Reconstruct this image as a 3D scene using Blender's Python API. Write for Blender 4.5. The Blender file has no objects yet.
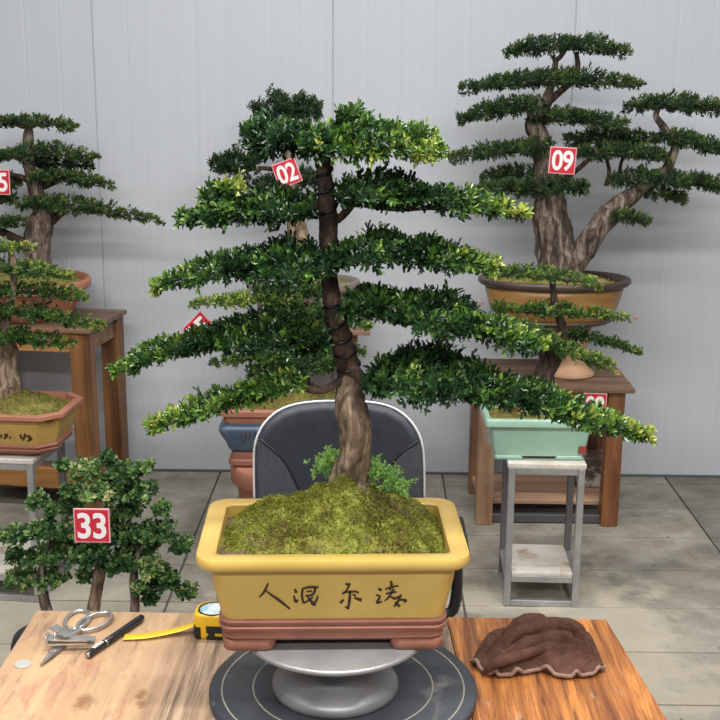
import bpy, bmesh, math, random
import numpy as np
from mathutils import Vector, Matrix, noise

PI = math.pi
R = math.radians
scn = bpy.context.scene
C = scn.collection

# ------------------------------------------------------------------ camera
F = 1150.0
CAM = Vector((0, 0, 1.6))
PITCH, YAW, ROLL = R(13.5), R(0.775), R(0.4)
fwd = Vector((-math.sin(YAW) * math.cos(PITCH), math.cos(YAW) * math.cos(PITCH), -math.sin(PITCH)))
right0 = Vector((math.cos(YAW), math.sin(YAW), 0))
up0 = right0.cross(fwd)
right = right0 * math.cos(ROLL) + up0 * math.sin(ROLL)
up = up0 * math.cos(ROLL) - right0 * math.sin(ROLL)
cd = bpy.data.cameras.new('camera')
cd.sensor_width = 36
cd.lens = 36 * F / 720
cam = bpy.data.objects.new('camera', cd)
C.objects.link(cam)
M3 = Matrix((right, up, -fwd)).transposed()
cam.matrix_world = Matrix.Translation(CAM) @ M3.to_4x4()
scn.camera = cam


def ray(px, py):
    return fwd + right * ((px - 360) / F) + up * ((360 - py) / F)


def P(px, py, Y):                      # point seen at a pixel, at distance Y from the camera
    d = ray(px, py)
    return CAM + d * (Y / d.y)


def G(px, py, z=0.0):                  # point seen at a pixel, at height z
    d = ray(px, py)
    return CAM + d * ((z - CAM.z) / d.z)


def ppm(p):                            # pixels per metre there
    return F / (p - CAM).dot(fwd)


# ------------------------------------------------------------------ materials
def mat(name, col, rough=0.6, metal=0.0, spec=0.5, **k):
    m = bpy.data.materials.new(name)
    m.use_nodes = True
    nt = m.node_tree
    b = nt.nodes['Principled BSDF']
    b.inputs['Base Color'].default_value = (*col, 1)
    b.inputs['Roughness'].default_value = rough
    b.inputs['Metallic'].default_value = metal
    b.inputs['Specular IOR Level'].default_value = spec
    return m


def ramp(nt, stops):
    r = nt.nodes.new('ShaderNodeValToRGB')
    e = r.color_ramp.elements
    while len(e) > 1:
        e.remove(e[-1])
    e[0].position = stops[0][0]
    e[0].color = (*stops[0][1], 1)
    for p, c in stops[1:]:
        x = e.new(p)
        x.color = (*c, 1)
    return r


def coords(nt, scale=(1, 1, 1), kind='Object'):
    t = nt.nodes.new('ShaderNodeTexCoord')
    mp = nt.nodes.new('ShaderNodeMapping')
    mp.inputs['Scale'].default_value = scale
    nt.links.new(t.outputs[kind], mp.inputs['Vector'])
    return mp.outputs['Vector']


def noise_tex(nt, vec, scale, detail=6, rough=0.6, dist=0.0):
    n = nt.nodes.new('ShaderNodeTexNoise')
    n.inputs['Scale'].default_value = scale
    n.inputs['Detail'].default_value = detail
    n.inputs['Roughness'].default_value = rough
    n.inputs['Distortion'].default_value = dist
    nt.links.new(vec, n.inputs['Vector'])
    return n.outputs['Fac']


def noisy(name, stops, scale=8, stretch=(1, 1, 1), rough=0.6, bump=0.0, bscale=None, detail=7, dist=0.0, metal=0.0,
          spec=0.5, second=None, rvar=0.0):
    """noise-coloured principled material; second = (stops colour, scale, lo, hi) blotches on top"""
    m = mat(name, stops[0][1], rough, metal, spec)
    nt = m.node_tree
    b = nt.nodes['Principled BSDF']
    v = coords(nt, stretch)
    f = noise_tex(nt, v, scale, detail, 0.62, dist)
    r = ramp(nt, stops)
    nt.links.new(f, r.inputs['Fac'])
    col = r.outputs['Color']
    if second:
        c2, s2, lo, hi = second
        v2 = coords(nt, (1, 1, 1))
        f2 = noise_tex(nt, v2, s2, 5, 0.6, 0.5)
        mr = nt.nodes.new('ShaderNodeMapRange')
        mr.inputs['From Min'].default_value = lo
        mr.inputs['From Max'].default_value = hi
        nt.links.new(f2, mr.inputs['Value'])
        mx = nt.nodes.new('ShaderNodeMix')
        mx.data_type = 'RGBA'
        nt.links.new(mr.outputs['Result'], mx.inputs['Factor'])
        nt.links.new(col, mx.inputs['A'])
        mx.inputs['B'].default_value = (*c2, 1)
        col = mx.outputs['Result']
    nt.links.new(col, b.inputs['Base Color'])
    if bump:
        bp = nt.nodes.new('ShaderNodeBump')
        bp.inputs['Strength'].default_value = min(1, bump)
        bp.inputs['Distance'].default_value = 0.01
        fb = f if bscale is None else noise_tex(nt, v, bscale, 6, 0.65)
        nt.links.new(fb, bp.inputs['Height'])
        nt.links.new(bp.outputs['Normal'], b.inputs['Normal'])
    if rvar:
        mr = nt.nodes.new('ShaderNodeMapRange')
        mr.inputs['To Min'].default_value = max(0, rough - rvar)
        mr.inputs['To Max'].default_value = min(1, rough + rvar)
        nt.links.new(f, mr.inputs['Value'])
        nt.links.new(mr.outputs['Result'], b.inputs['Roughness'])
    return m


def leaf_mat(name, stops, rough=0.36, trans=0.22, spec=0.5):
    m = mat(name, stops[0][1], rough, 0, spec)
    nt = m.node_tree
    b = nt.nodes['Principled BSDF']
    a = nt.nodes.new('ShaderNodeAttribute')
    a.attribute_name = 'tint'
    r = ramp(nt, stops)
    nt.links.new(a.outputs['Fac'], r.inputs['Fac'])
    nt.links.new(r.outputs['Color'], b.inputs['Base Color'])
    tr = nt.nodes.new('ShaderNodeBsdfTranslucent')
    nt.links.new(r.outputs['Color'], tr.inputs['Color'])
    mx = nt.nodes.new('ShaderNodeMixShader')
    mx.inputs[0].default_value = trans
    nt.links.new(b.outputs[0], mx.inputs[1])
    nt.links.new(tr.outputs[0], mx.inputs[2])
    nt.links.new(mx.outputs[0], nt.nodes['Material Output'].inputs['Surface'])
    return m


def wood(name, dark, light, along='Y', scale=3.0, rough=0.5, worn=None, knots=(), xfade=None):
    s = {'X': (0.35, 6, 6), 'Y': (6, 0.35, 6), 'Z': (6, 6, 0.35)}[along]
    m = mat(name, dark, rough)
    nt = m.node_tree
    b = nt.nodes['Principled BSDF']
    v = coords(nt, s)
    f = noise_tex(nt, v, scale, 8, 0.7, 0.6)
    mid = tuple((a + c) / 2 for a, c in zip(dark, light))
    r = ramp(nt, [(0.36, dark), (0.49, mid), (0.62, light)])
    nt.links.new(f, r.inputs['Fac'])
    col = r.outputs['Color']

    def blend(col, fac, c):
        mx = nt.nodes.new('ShaderNodeMix')
        mx.data_type = 'RGBA'
        nt.links.new(fac, mx.inputs['Factor'])
        nt.links.new(col, mx.inputs['A'])
        mx.inputs['B'].default_value = (*c, 1)
        return mx.outputs['Result']

    if worn:
        for c, sc, lo, hi, st in worn:
            f2 = noise_tex(nt, coords(nt, st), sc, 7, 0.7, 0.4)
            mr = nt.nodes.new('ShaderNodeMapRange')
            mr.inputs['From Min'].default_value = lo
            mr.inputs['From Max'].default_value = hi
            mr.inputs['To Max'].default_value = 0.85
            nt.links.new(f2, mr.inputs['Value'])
            col = blend(col, mr.outputs['Result'], c)
    if xfade:
        x0, x1, da, li = xfade
        g = noise_tex(nt, coords(nt, (9, .5, 9)), 5.0, 9, 0.75, 0.5)
        r2 = ramp(nt, [(0.38, da), (0.5, tuple((p + q) / 2 for p, q in zip(da, li))), (0.62, li)])
        nt.links.new(g, r2.inputs['Fac'])
        tc = nt.nodes.new('ShaderNodeTexCoord')
        sx = nt.nodes.new('ShaderNodeSeparateXYZ')
        nt.links.new(tc.outputs['Object'], sx.inputs[0])
        ad = nt.nodes.new('ShaderNodeMath')
        ad.operation = 'MULTIPLY_ADD'
        nt.links.new(noise_tex(nt, coords(nt, (5, .6, 1)), 3.0, 6, .65), ad.inputs[0])
        ad.inputs[1].default_value = .45
        nt.links.new(sx.outputs[0], ad.inputs[2])
        mr = nt.nodes.new('ShaderNodeMapRange')
        mr.inputs['From Min'].default_value = x0 + .22
        mr.inputs['From Max'].default_value = x1 + .22
        nt.links.new(ad.outputs[0], mr.inputs['Value'])
        mx = nt.nodes.new('ShaderNodeMix')
        mx.data_type = 'RGBA'
        nt.links.new(mr.outputs['Result'], mx.inputs['Factor'])
        nt.links.new(col, mx.inputs['A'])
        nt.links.new(r2.outputs['Color'], mx.inputs['B'])
        col = mx.outputs['Result']
    for (kx, ky, kr) in knots:
        mp = nt.nodes.new('ShaderNodeMapping')
        tc = nt.nodes.new('ShaderNodeTexCoord')
        mp.inputs['Location'].default_value = (-kx, -ky, 0)
        nt.links.new(tc.outputs['Object'], mp.inputs['Vector'])
        mp2 = nt.nodes.new('ShaderNodeMapping')
        mp2.inputs['Scale'].default_value = (1 / kr, 0.6 / kr, 0)
        wob = nt.nodes.new('ShaderNodeTexNoise')
        wob.inputs['Scale'].default_value = 45
        nt.links.new(tc.outputs['Object'], wob.inputs['Vector'])
        sc_ = nt.nodes.new('ShaderNodeVectorMath')
        sc_.operation = 'MULTIPLY_ADD'
        nt.links.new(wob.outputs['Color'], sc_.inputs[0])
        sc_.inputs[1].default_value = (kr * 1.5, kr * 1.5, 0)
        nt.links.new(mp.outputs['Vector'], sc_.inputs[2])
        sb_ = nt.nodes.new('ShaderNodeVectorMath')
        sb_.operation = 'SUBTRACT'
        nt.links.new(sc_.outputs['Vector'], sb_.inputs[0])
        sb_.inputs[1].default_value = (kr * .75, kr * .75, 0)
        nt.links.new(sb_.outputs['Vector'], mp2.inputs['Vector'])
        ln = nt.nodes.new('ShaderNodeVectorMath')
        ln.operation = 'LENGTH'
        nt.links.new(mp2.outputs['Vector'], ln.inputs[0])
        mr = nt.nodes.new('ShaderNodeMapRange')
        mr.inputs['From Min'].default_value = 1.1
        mr.inputs['From Max'].default_value = 0.5
        mr.inputs['To Max'].default_value = 0.8
        nt.links.new(ln.outputs['Value'], mr.inputs['Value'])
        col = blend(col, mr.outputs['Result'], (0.22, 0.10, 0.04))
    nt.links.new(col, b.inputs['Base Color'])
    bp = nt.nodes.new('ShaderNodeBump')
    bp.inputs['Strength'].default_value = 0.35
    bp.inputs['Distance'].default_value = 0.004
    nt.links.new(f, bp.inputs['Height'])
    nt.links.new(bp.outputs['Normal'], b.inputs['Normal'])
    return m


M = {}
M['joint'] = mat('floor_joint', (0.10, 0.09, 0.08), 0.9)
M['trim'] = mat('dark_gap', (0.10, 0.10, 0.11), 0.7)
M['side_wood'] = wood('side_table_wood_vertical', (0.07, 0.028, 0.010), (0.34, 0.15, 0.05), 'Z', 2.0)
M['side_wood_x'] = wood('side_table_wood_horizontal', (0.10, 0.05, 0.025), (0.33, 0.17, 0.08), 'X', 2.6)
M['side_top'] = wood('side_table_top', (0.07, 0.04, 0.025), (0.26, 0.15, 0.09), 'X', 2.4, 0.5)
M['orange_wood'] = wood('orange_board', (0.24, 0.10, 0.025), (0.62, 0.31, 0.10), 'X', 2.4, 0.45)
M['pale_shelf'] = wood('sawn_board', (0.24, 0.12, 0.07), (0.55, 0.34, 0.22), 'X', 1.4, 0.6)
M['leg_right'] = wood('dark_stained_leg', (0.06, 0.02, 0.01), (0.34, 0.13, 0.045), 'Z', 2.2, 0.4)
M['leg_worn'] = wood('worn_leg', (0.13, 0.06, 0.03), (0.36, 0.20, 0.11), 'Z', 2.2, 0.6,
                     worn=[((0.36, 0.30, 0.245), 9, 0.48, 0.66, (1, 1, .4))])
M['steel'] = noisy('brushed_steel', [(0.3, (0.34, 0.34, 0.35)), (0.7, (0.54, 0.54, 0.545))], 12, (1, 1, 1), 0.38, metal=0.75)
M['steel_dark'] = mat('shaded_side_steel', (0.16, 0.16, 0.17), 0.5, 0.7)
M['white_board'] = noisy('white_board', [(0.35, (0.46, 0.42, 0.36)), (0.6, (0.66, 0.62, 0.56))], 7, rough=0.6,
                         second=((0.34, 0.20, 0.11), 9, 0.54, 0.70))
M['yellow'] = noisy('yellow_glaze', [(0.3, (0.50, 0.325, 0.075)), (0.7, (0.61, 0.42, 0.115))], 5, rough=0.34, spec=0.45,
                    second=((0.20, 0.10, 0.04), 46, 0.735, 0.76))
M['terracotta'] = noisy('terracotta', [(0.3, (0.30, 0.115, 0.07)), (0.7, (0.42, 0.18, 0.115))], 9, rough=0.7, bump=0.1)
M['terracotta_red'] = noisy('red_clay', [(0.3, (0.215, 0.080, 0.050)), (0.7, (0.30, 0.120, 0.078))], 14, rough=0.62, bump=0.08)
M['bowl_clay'] = noisy('bowl_clay', [(0.3, (0.36, 0.14, 0.075)), (0.7, (0.47, 0.20, 0.115))], 7, rough=0.6)
M['blue_glaze'] = noisy('blue_glaze', [(0.3, (0.04, 0.07, 0.115)), (0.7, (0.085, 0.125, 0.18))], 8, rough=0.35)
M['green_glaze'] = noisy('celadon_glaze', [(0.3, (0.27, 0.44, 0.33)), (0.7, (0.35, 0.54, 0.42))], 5, rough=0.2, spec=0.6)
M['ochre_pot'] = noisy('ochre_glaze', [(0.3, (0.24, 0.115, 0.035)), (0.7, (0.48, 0.26, 0.085))], 5, (1, 1, 2.5), 0.35, detail=8)
M['brown_rim'] = noisy('dark_brown_glaze', [(0.3, (0.035, 0.022, 0.018)), (0.7, (0.085, 0.055, 0.045))], 9, rough=0.35)
M['pedestal_clay'] = noisy('pale_clay', [(0.3, (0.38, 0.21, 0.11)), (0.7, (0.52, 0.32, 0.19))], 8, rough=0.65)
M['greybrown_pot'] = noisy('grey_brown_glaze', [(0.3, (0.17, 0.13, 0.11)), (0.7, (0.27, 0.22, 0.19))], 8, rough=0.45)
M['mustard'] = noisy('mustard_glaze', [(0.3, (0.34, 0.20, 0.045)), (0.7, (0.46, 0.29, 0.075))], 8, rough=0.45)
M['soil'] = noisy('soil', [(0.3, (0.08, 0.055, 0.03)), (0.7, (0.22, 0.16, 0.09))], 60, rough=0.95, bump=0.6)
M['moss'] = noisy('moss', [(0.32, (0.07, 0.045, 0.015)), (0.45, (0.16, 0.14, 0.025)), (0.56, (0.27, 0.28, 0.045)), (0.68, (0.38, 0.37, 0.09))],
                  22, rough=0.95, bump=0.9, bscale=120, second=((0.12, 0.075, 0.04), 12, 0.54, 0.64))
M['moss_dry'] = noisy('dry_moss', [(0.28, (0.10, 0.07, 0.02)), (0.5, (0.21, 0.18, 0.04)), (0.75, (0.33, 0.28, 0.08))],
                      24, rough=0.95, bump=0.9, bscale=110)
M['moss_tuft'] = leaf_mat('moss_tufts', [(0.0, (0.10, 0.075, 0.02)), (0.4, (0.20, 0.21, 0.03)), (0.75, (0.33, 0.37, 0.06)), (1, (0.45, 0.44, 0.13))], 0.9, 0.25, 0.1)
M['bark'] = noisy('bark', [(0.36, (0.075, 0.048, 0.03)), (0.5, (0.25, 0.17, 0.11)), (0.62, (0.46, 0.35, 0.25))], 22, (2, 2, 0.5), 0.85, bump=1.0, bscale=34, dist=.6,
                  second=((0.10, 0.065, 0.045), 30, .55, .68))
M['bark_dark'] = noisy('dark_bark', [(0.36, (0.018, 0.010, 0.008)), (0.52, (0.065, 0.036, 0.025)), (0.66, (0.15, 0.09, 0.065))], 26, (2.5, 2.5, 1), 0.8, bump=0.9, bscale=30)
M['bark_grey'] = noisy('grey_bark', [(0.38, (0.030, 0.020, 0.016)), (0.5, (0.125, 0.088, 0.066)), (0.62, (0.30, 0.235, 0.185))], 20, (2, 2, 0.45), 0.88, bump=1.0, bscale=30, dist=.8)
M['twig'] = mat('twig', (0.06, 0.038, 0.022), 0.85)
M['wire'] = mat('black_wire', (0.012, 0.011, 0.011), 0.35, 0.4)
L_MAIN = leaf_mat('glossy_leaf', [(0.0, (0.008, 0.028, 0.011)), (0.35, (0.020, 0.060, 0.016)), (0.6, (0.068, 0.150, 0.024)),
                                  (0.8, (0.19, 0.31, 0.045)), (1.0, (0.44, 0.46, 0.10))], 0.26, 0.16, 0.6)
L_NEEDLE = leaf_mat('matt_leaf', [(0.0, (0.012, 0.034, 0.018)), (0.4, (0.032, 0.072, 0.024)), (0.7, (0.085, 0.14, 0.034)), (1.0, (0.24, 0.27, 0.06))], 0.5, 0.15, 0.4)
L_BRIGHT = leaf_mat('fresh_leaf', [(0.0, (0.016, 0.05, 0.015)), (0.4, (0.05, 0.115, 0.022)), (0.75, (0.19, 0.29, 0.05)), (1.0, (0.44, 0.46, 0.12))], 0.38, 0.2, 0.5)
L_BUSH = leaf_mat('bush_leaf', [(0.0, (0.018, 0.055, 0.022)), (0.4, (0.055, 0.13, 0.04)), (0.75, (0.19, 0.32, 0.09)), (1.0, (0.46, 0.44, 0.22))], 0.42, 0.2, 0.45)
L_PINK = leaf_mat('pink_shoots', [(0.0, (0.30, 0.04, 0.06)), (1.0, (0.75, 0.50, 0.45))], 0.5, 0.2, 0.4)
L_FERN = leaf_mat('fern', [(0.0, (0.16, 0.36, 0.06)), (1.0, (0.45, 0.68, 0.20))], 0.5, 0.3, 0.4)
M['tag_red'] = mat('tag_red', (0.58, 0.022, 0.045), 0.4)
M['tag_edge'] = mat('tag_edge', (0.80, 0.42, 0.42), 0.5)
M['white_ink'] = mat('white_ink', (0.86, 0.84, 0.82), 0.5)
M['ink'] = mat('brown_ink', (0.045, 0.022, 0.012), 0.6)
M['seal'] = mat('seal_red', (0.32, 0.05, 0.04), 0.5)
M['vinyl'] = noisy('navy_vinyl', [(0.3, (0.055, 0.060, 0.072)), (0.7, (0.085, 0.092, 0.106))], 90, rough=0.55, bump=0.25, bscale=260)
M['vinyl_smooth'] = noisy('navy_vinyl_smooth', [(0.3, (0.028, 0.032, 0.044)), (0.7, (0.042, 0.048, 0.062))], 30, rough=0.48, bump=0.05)
M['piping'] = mat('white_piping', (0.70, 0.70, 0.70), 0.5)
M['black'] = mat('black_plastic', (0.012, 0.012, 0.013), 0.45)
M['black_cloth'] = noisy('black_cloth', [(0.3, (0.006, 0.006, 0.007)), (0.7, (0.016, 0.016, 0.018))], 60, rough=0.9)
M['rubber'] = noisy('black_rubber', [(0.3, (0.022, 0.025, 0.031)), (0.7, (0.05, 0.055, 0.065))], 6, rough=0.48, rvar=0.15,
                    second=((0.16, 0.15, 0.145), 9, 0.60, 0.78))
M['ring_groove'] = mat('dusty_groove', (0.26, 0.235, 0.19), 0.8)
M['alu'] = noisy('cast_aluminium', [(0.3, (0.26, 0.26, 0.265)), (0.7, (0.40, 0.40, 0.405))], 10, rough=0.42, metal=0.55, bump=0.05,  # grey toned down: shade beneath the pot is put into the colour
                 second=((0.34, 0.25, 0.19), 11, 0.60, 0.70))
M['towel'] = noisy('brown_terry', [(0.3, (0.075, 0.036, 0.026)), (0.7, (0.145, 0.072, 0.053))], 30, rough=0.97, bump=0.6, bscale=220, spec=0.1)
M['hem'] = noisy('towel_hem', [(0.3, (0.20, 0.12, 0.09)), (0.7, (0.30, 0.19, 0.15))], 60, rough=0.95, bump=0.4, spec=0.1)
M['tape_yellow'] = mat('tape_yellow', (0.80, 0.47, 0.02), 0.35)
M['tape_blade'] = mat('tape_blade_yellow', (0.84, 0.56, 0.035), 0.4)
M['tape_label'] = noisy('tape_label', [(0.42, (0.75, 0.75, 0.72)), (0.55, (0.30, 0.55, 0.62))], 30, rough=0.4)
M['chrome'] = noisy('tool_steel', [(0.3, (0.42, 0.41, 0.40)), (0.7, (0.66, 0.65, 0.63))], 30, rough=0.3, metal=0.85)
M['pen'] = mat('pen_black', (0.018, 0.018, 0.02), 0.3)
M['coin'] = noisy('grey_white_disc', [(0.3, (0.34, 0.325, 0.295)), (0.7, (0.44, 0.425, 0.39))], 30, rough=0.5)
M['packet'] = noisy('packet', [(0.45, (0.10, 0.06, 0.05)), (0.55, (0.45, 0.42, 0.40))], 12, rough=0.5)


# ------------------------------------------------------------------ mesh building
class MB:
    def __init__(s):
        s.v, s.f, s.mi, s.sm = [], [], [], []

    def add(s, verts, faces, mi=0, smooth=False):
        o = len(s.v)
        s.v += [tuple(x) for x in verts]
        for f in faces:
            s.f.append([i + o for i in f])
            s.mi.append(mi)
            s.sm.append(smooth)
        return s

    def box(s, lo, hi, mi=0, bev=0.0, rot=0.0, piv=None):
        bm = bmesh.new()
        bmesh.ops.create_cube(bm, size=1)
        lo, hi = Vector(lo), Vector(hi)
        for v in bm.verts:
            v.co = Vector(((v.co.x + .5) * (hi.x - lo.x) + lo.x, (v.co.y + .5) * (hi.y - lo.y) + lo.y, (v.co.z + .5) * (hi.z - lo.z) + lo.z))
        if bev:
            bmesh.ops.bevel(bm, geom=bm.edges[:], offset=bev, segments=2, affect='EDGES', profile=0.5)
        if rot:
            p = Vector(piv or ((lo + hi) / 2))
            bmesh.ops.rotate(bm, verts=bm.verts, cent=p, matrix=Matrix.Rotation(rot, 3, 'Z'))
        bm.verts.index_update()
        s.add([v.co.copy() for v in bm.verts], [[v.index for v in f.verts] for f in bm.faces], mi, False)
        bm.free()
        return s

    def lathe(s, prof, n=48, c=(0, 0, 0), sy=1.0, mi=0, smooth=True, caps=True):
        vs, fs = [], []
        for (r, z) in prof:
            for k in range(n):
                a = 2 * PI * k / n
                vs.append((c[0] + r * math.cos(a), c[1] + sy * r * math.sin(a), c[2] + z))
        for i in range(len(prof) - 1):
            for k in range(n):
                k2 = (k + 1) % n
                fs.append([i * n + k, i * n + k2, (i + 1) * n + k2, (i + 1) * n + k])
        if caps:
            fs.append(list(range(n))[::-1])
            fs.append([(len(prof) - 1) * n + k for k in range(n)])
        return s.add(vs, fs, mi, smooth)

    def loft(s, rings, mi=0, smooth=True, closed=True, caps=(True, True)):
        n = len(rings[0])
        vs = [p for r in rings for p in r]
        fs = []
        for i in range(len(rings) - 1):
            for k in range(n if closed else n - 1):
                k2 = (k + 1) % n
                fs.append([i * n + k, i * n + k2, (i + 1) * n + k2, (i + 1) * n + k])
        if caps[0]:
            fs.append(list(range(n))[::-1])
        if caps[1]:
            fs.append([(len(rings) - 1) * n + k for k in range(n)])
        return s.add(vs, fs, mi, smooth)

    def tube(s, pts, radii, n=10, mi=0, sub=6, gnarl=0.0, seed=0, caps=True, twist=0.0, ridge=5, gfreq=1.0):
        pts = [Vector(p) for p in pts]
        if not hasattr(radii, '__len__'):
            radii = [radii] * len(pts)
        path, rad = resample(pts, radii, sub)
        rings = []
        t0 = (path[1] - path[0]).normalized()
        nrm = t0.orthogonal().normalized()
        for i, p in enumerate(path):
            t = (path[min(i + 1, len(path) - 1)] - path[max(i - 1, 0)])
            if t.length < 1e-9:
                t = t0.copy()
            t.normalize()
            nrm = (nrm - t * nrm.dot(t))
            nrm = nrm.normalized() if nrm.length > 1e-6 else t.orthogonal().normalized()
            b = t.cross(nrm)
            ring = []
            for k in range(n):
                a = 2 * PI * k / n + twist * i
                d = nrm * math.cos(a) + b * math.sin(a)
                r = rad[i]
                if gnarl:
                    q = (p + d * r) * (9.0 * gfreq) + Vector((seed * 3.1, seed, 0))
                    e = 1 - abs(noise.noise(Vector((math.cos(a) * 2.6 + seed, math.sin(a) * 2.6, i * .09 + seed)))) * 2.6
                    r *= 1 + gnarl * (noise.fractal(q * 1.8, 1.0, 2.0, 4) * 1.0 + 0.35 * math.sin(ridge * a + i * 0.12 + seed) + .55 * e)
                ring.append(p + d * r)
            rings.append(ring)
        return s.loft(rings, mi, True, True, (caps, caps))

    def build(s, name, mats, parent=None, loc=None):
        me = bpy.data.meshes.new(name)
        if loc is not None:
            l = Vector(loc)
            s.v = [tuple(Vector(x) - l) for x in s.v]
        me.from_pydata(s.v, [], s.f)
        for m in (mats if isinstance(mats, (list, tuple)) else [mats]):
            me.materials.append(m)
        me.polygons.foreach_set('material_index', s.mi)
        me.polygons.foreach_set('use_smooth', s.sm)
        me.update()
        bm = bmesh.new()
        bm.from_mesh(me)
        bmesh.ops.recalc_face_normals(bm, faces=bm.faces)
        bm.to_mesh(me)
        bm.free()
        o = bpy.data.objects.new(name, me)
        C.objects.link(o)
        if parent:
            o.parent = parent
        return o


def resample(pts, radii, sub):
    path, rad = [], []
    n = len(pts)
    for i in range(n - 1):
        p0, p1, p2, p3 = pts[max(i - 1, 0)], pts[i], pts[i + 1], pts[min(i + 2, n - 1)]
        for k in range(sub):
            t = k / sub
            path.append(0.5 * ((2 * p1) + (p2 - p0) * t + (2 * p0 - 5 * p1 + 4 * p2 - p3) * t * t + (3 * p1 - p0 - 3 * p2 + p3) * t ** 3))
            rad.append(radii[i] * (1 - t) + radii[i + 1] * t)
    path.append(pts[-1].copy())
    rad.append(radii[-1])
    return path, rad


def rrect(hx, hy, r, z, n=5, c=(0, 0), rot=0.0):
    out = []
    for q, (sx, sy) in enumerate(((1, 1), (-1, 1), (-1, -1), (1, -1))):
        for k in range(n + 1):
            a = q * PI / 2 + (PI / 2) * k / n
            x, y = sx * (hx - r) + r * math.cos(a), sy * (hy - r) + r * math.sin(a)
            out.append(Vector((c[0] + x * math.cos(rot) - y * math.sin(rot), c[1] + x * math.sin(rot) + y * math.cos(rot), z)))
    return out


def rect_loft(mb, rings, n=5, c=(0, 0), rot=0.0, mi=0, caps=(True, True), smooth=True):
    return mb.loft([rrect(hx, hy, r, z, n, c, rot) for (z, hx, hy, r) in rings], mi, smooth, True, caps)


def empty(name, loc, label=None, cat=None, group=None):
    o = bpy.data.objects.new(name, None)
    C.objects.link(o)
    o.location = loc
    o.empty_display_size = 0.05
    if label:
        tag(o, label, cat, group)
    return o


def tag(o, label, cat, group=None):
    o['label'] = label
    o['category'] = cat
    if group:
        o['group'] = group
    return o


def struct(o):
    o['kind'] = 'structure'
    return o


def smooth_angle(o, deg=35):
    me = o.data
    me.polygons.foreach_set('use_smooth', [True] * len(me.polygons))
    bm = bmesh.new()
    bm.from_mesh(me)
    for e in bm.edges:
        if len(e.link_faces) == 2 and e.calc_face_angle(0) > R(deg):
            e.smooth = False
    bm.to_mesh(me)
    bm.free()
    return o


# ------------------------------------------------------------------ foliage
class Leaves:
    """collects leaf blades (six vertices, folded on the midrib) for one foliage mesh"""
    def __init__(s):
        s.V, s.T = [], []

    def blades(s, b, l, w, L, W, tint, fold=0.16, curl=0.12):
        n = np.cross(w, l)
        L, W = L[:, None], W[:, None]
        c1, c2 = .34, .76
        v = np.stack([b, b + l * L * c1 + w * W * .5 + n * W * fold, b + l * L * c2 + w * W * .46 + n * W * fold * .6,
                      b + l * L - n * L * curl, b + l * L * c2 - w * W * .46 + n * W * fold * .6,
                      b + l * L * c1 - w * W * .5 + n * W * fold], 1)
        s.V.append(v.reshape(-1, 3))
        s.T.append(np.repeat(np.clip(tint, 0, 1), 6))

    def sprigs(s, rng, base, d, slen, per, L, W, tint, spread=0.9, tipbright=0.25):
        N = len(base)
        d = d / np.linalg.norm(d, axis=1, keepdims=True)
        ref = np.where(np.abs(d[:, 2:3]) < 0.9, np.array([[0, 0, 1.0]]), np.array([[1.0, 0, 0]]))
        e1 = np.cross(d, ref)
        e1 /= np.linalg.norm(e1, axis=1, keepdims=True)
        e2 = np.cross(d, e1)
        ph0 = rng.uniform(0, 2 * PI, N)
        for k in range(per):
            t = (k + 0.5) / per
            ph = ph0 + k * 2.4
            side = e1 * np.cos(ph)[:, None] + e2 * np.sin(ph)[:, None]
            ang = spread * (1.15 - 0.75 * t) + rng.normal(0, .15, N)
            l = d * np.cos(ang)[:, None] + side * np.sin(ang)[:, None]
            w = np.cross(l, d) + rng.normal(0, .22, (N, 3))
            w -= l * np.sum(w * l, 1, keepdims=True)
            w /= np.linalg.norm(w, axis=1, keepdims=True) + 1e-9
            b = base + d * (slen * t)[:, None]
            Lk = L * rng.uniform(.75, 1.15, N) * (1.0 - .25 * abs(t - .5))
            s.blades(b, l, w, Lk, W * rng.uniform(.8, 1.2, N), tint + tipbright * (t - .5) + rng.normal(0, .07, N))

    def build(s, name, m, parent, loc):
        V = np.concatenate(s.V) - np.array(loc)[None]
        T = np.concatenate(s.T)
        n = len(V) // 6
        me = bpy.data.meshes.new(name)
        me.vertices.add(len(V))
        me.vertices.foreach_set('co', V.astype(np.float32).ravel())
        base = (np.arange(n) * 6)[:, None]
        q = np.concatenate([base + np.array([[0, 1, 2, 3]]), base + np.array([[0, 3, 4, 5]])], 1).astype(np.int32)
        me.loops.add(n * 8)
        me.loops.foreach_set('vertex_index', q.ravel())
        me.polygons.add(n * 2)
        me.polygons.foreach_set('loop_start', (np.arange(n * 2) * 4).astype(np.int32))
        me.polygons.foreach_set('use_smooth', np.zeros(n * 2, dtype=bool))
        a = me.attributes.new('tint', 'FLOAT', 'POINT')
        a.data.foreach_set('value', T.astype(np.float32))
        me.update(calc_edges=True)
        me.materials.append(m)
        o = bpy.data.objects.new(name, me)
        C.objects.link(o)
        o.parent = parent
        return o


SEED = [1]


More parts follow.
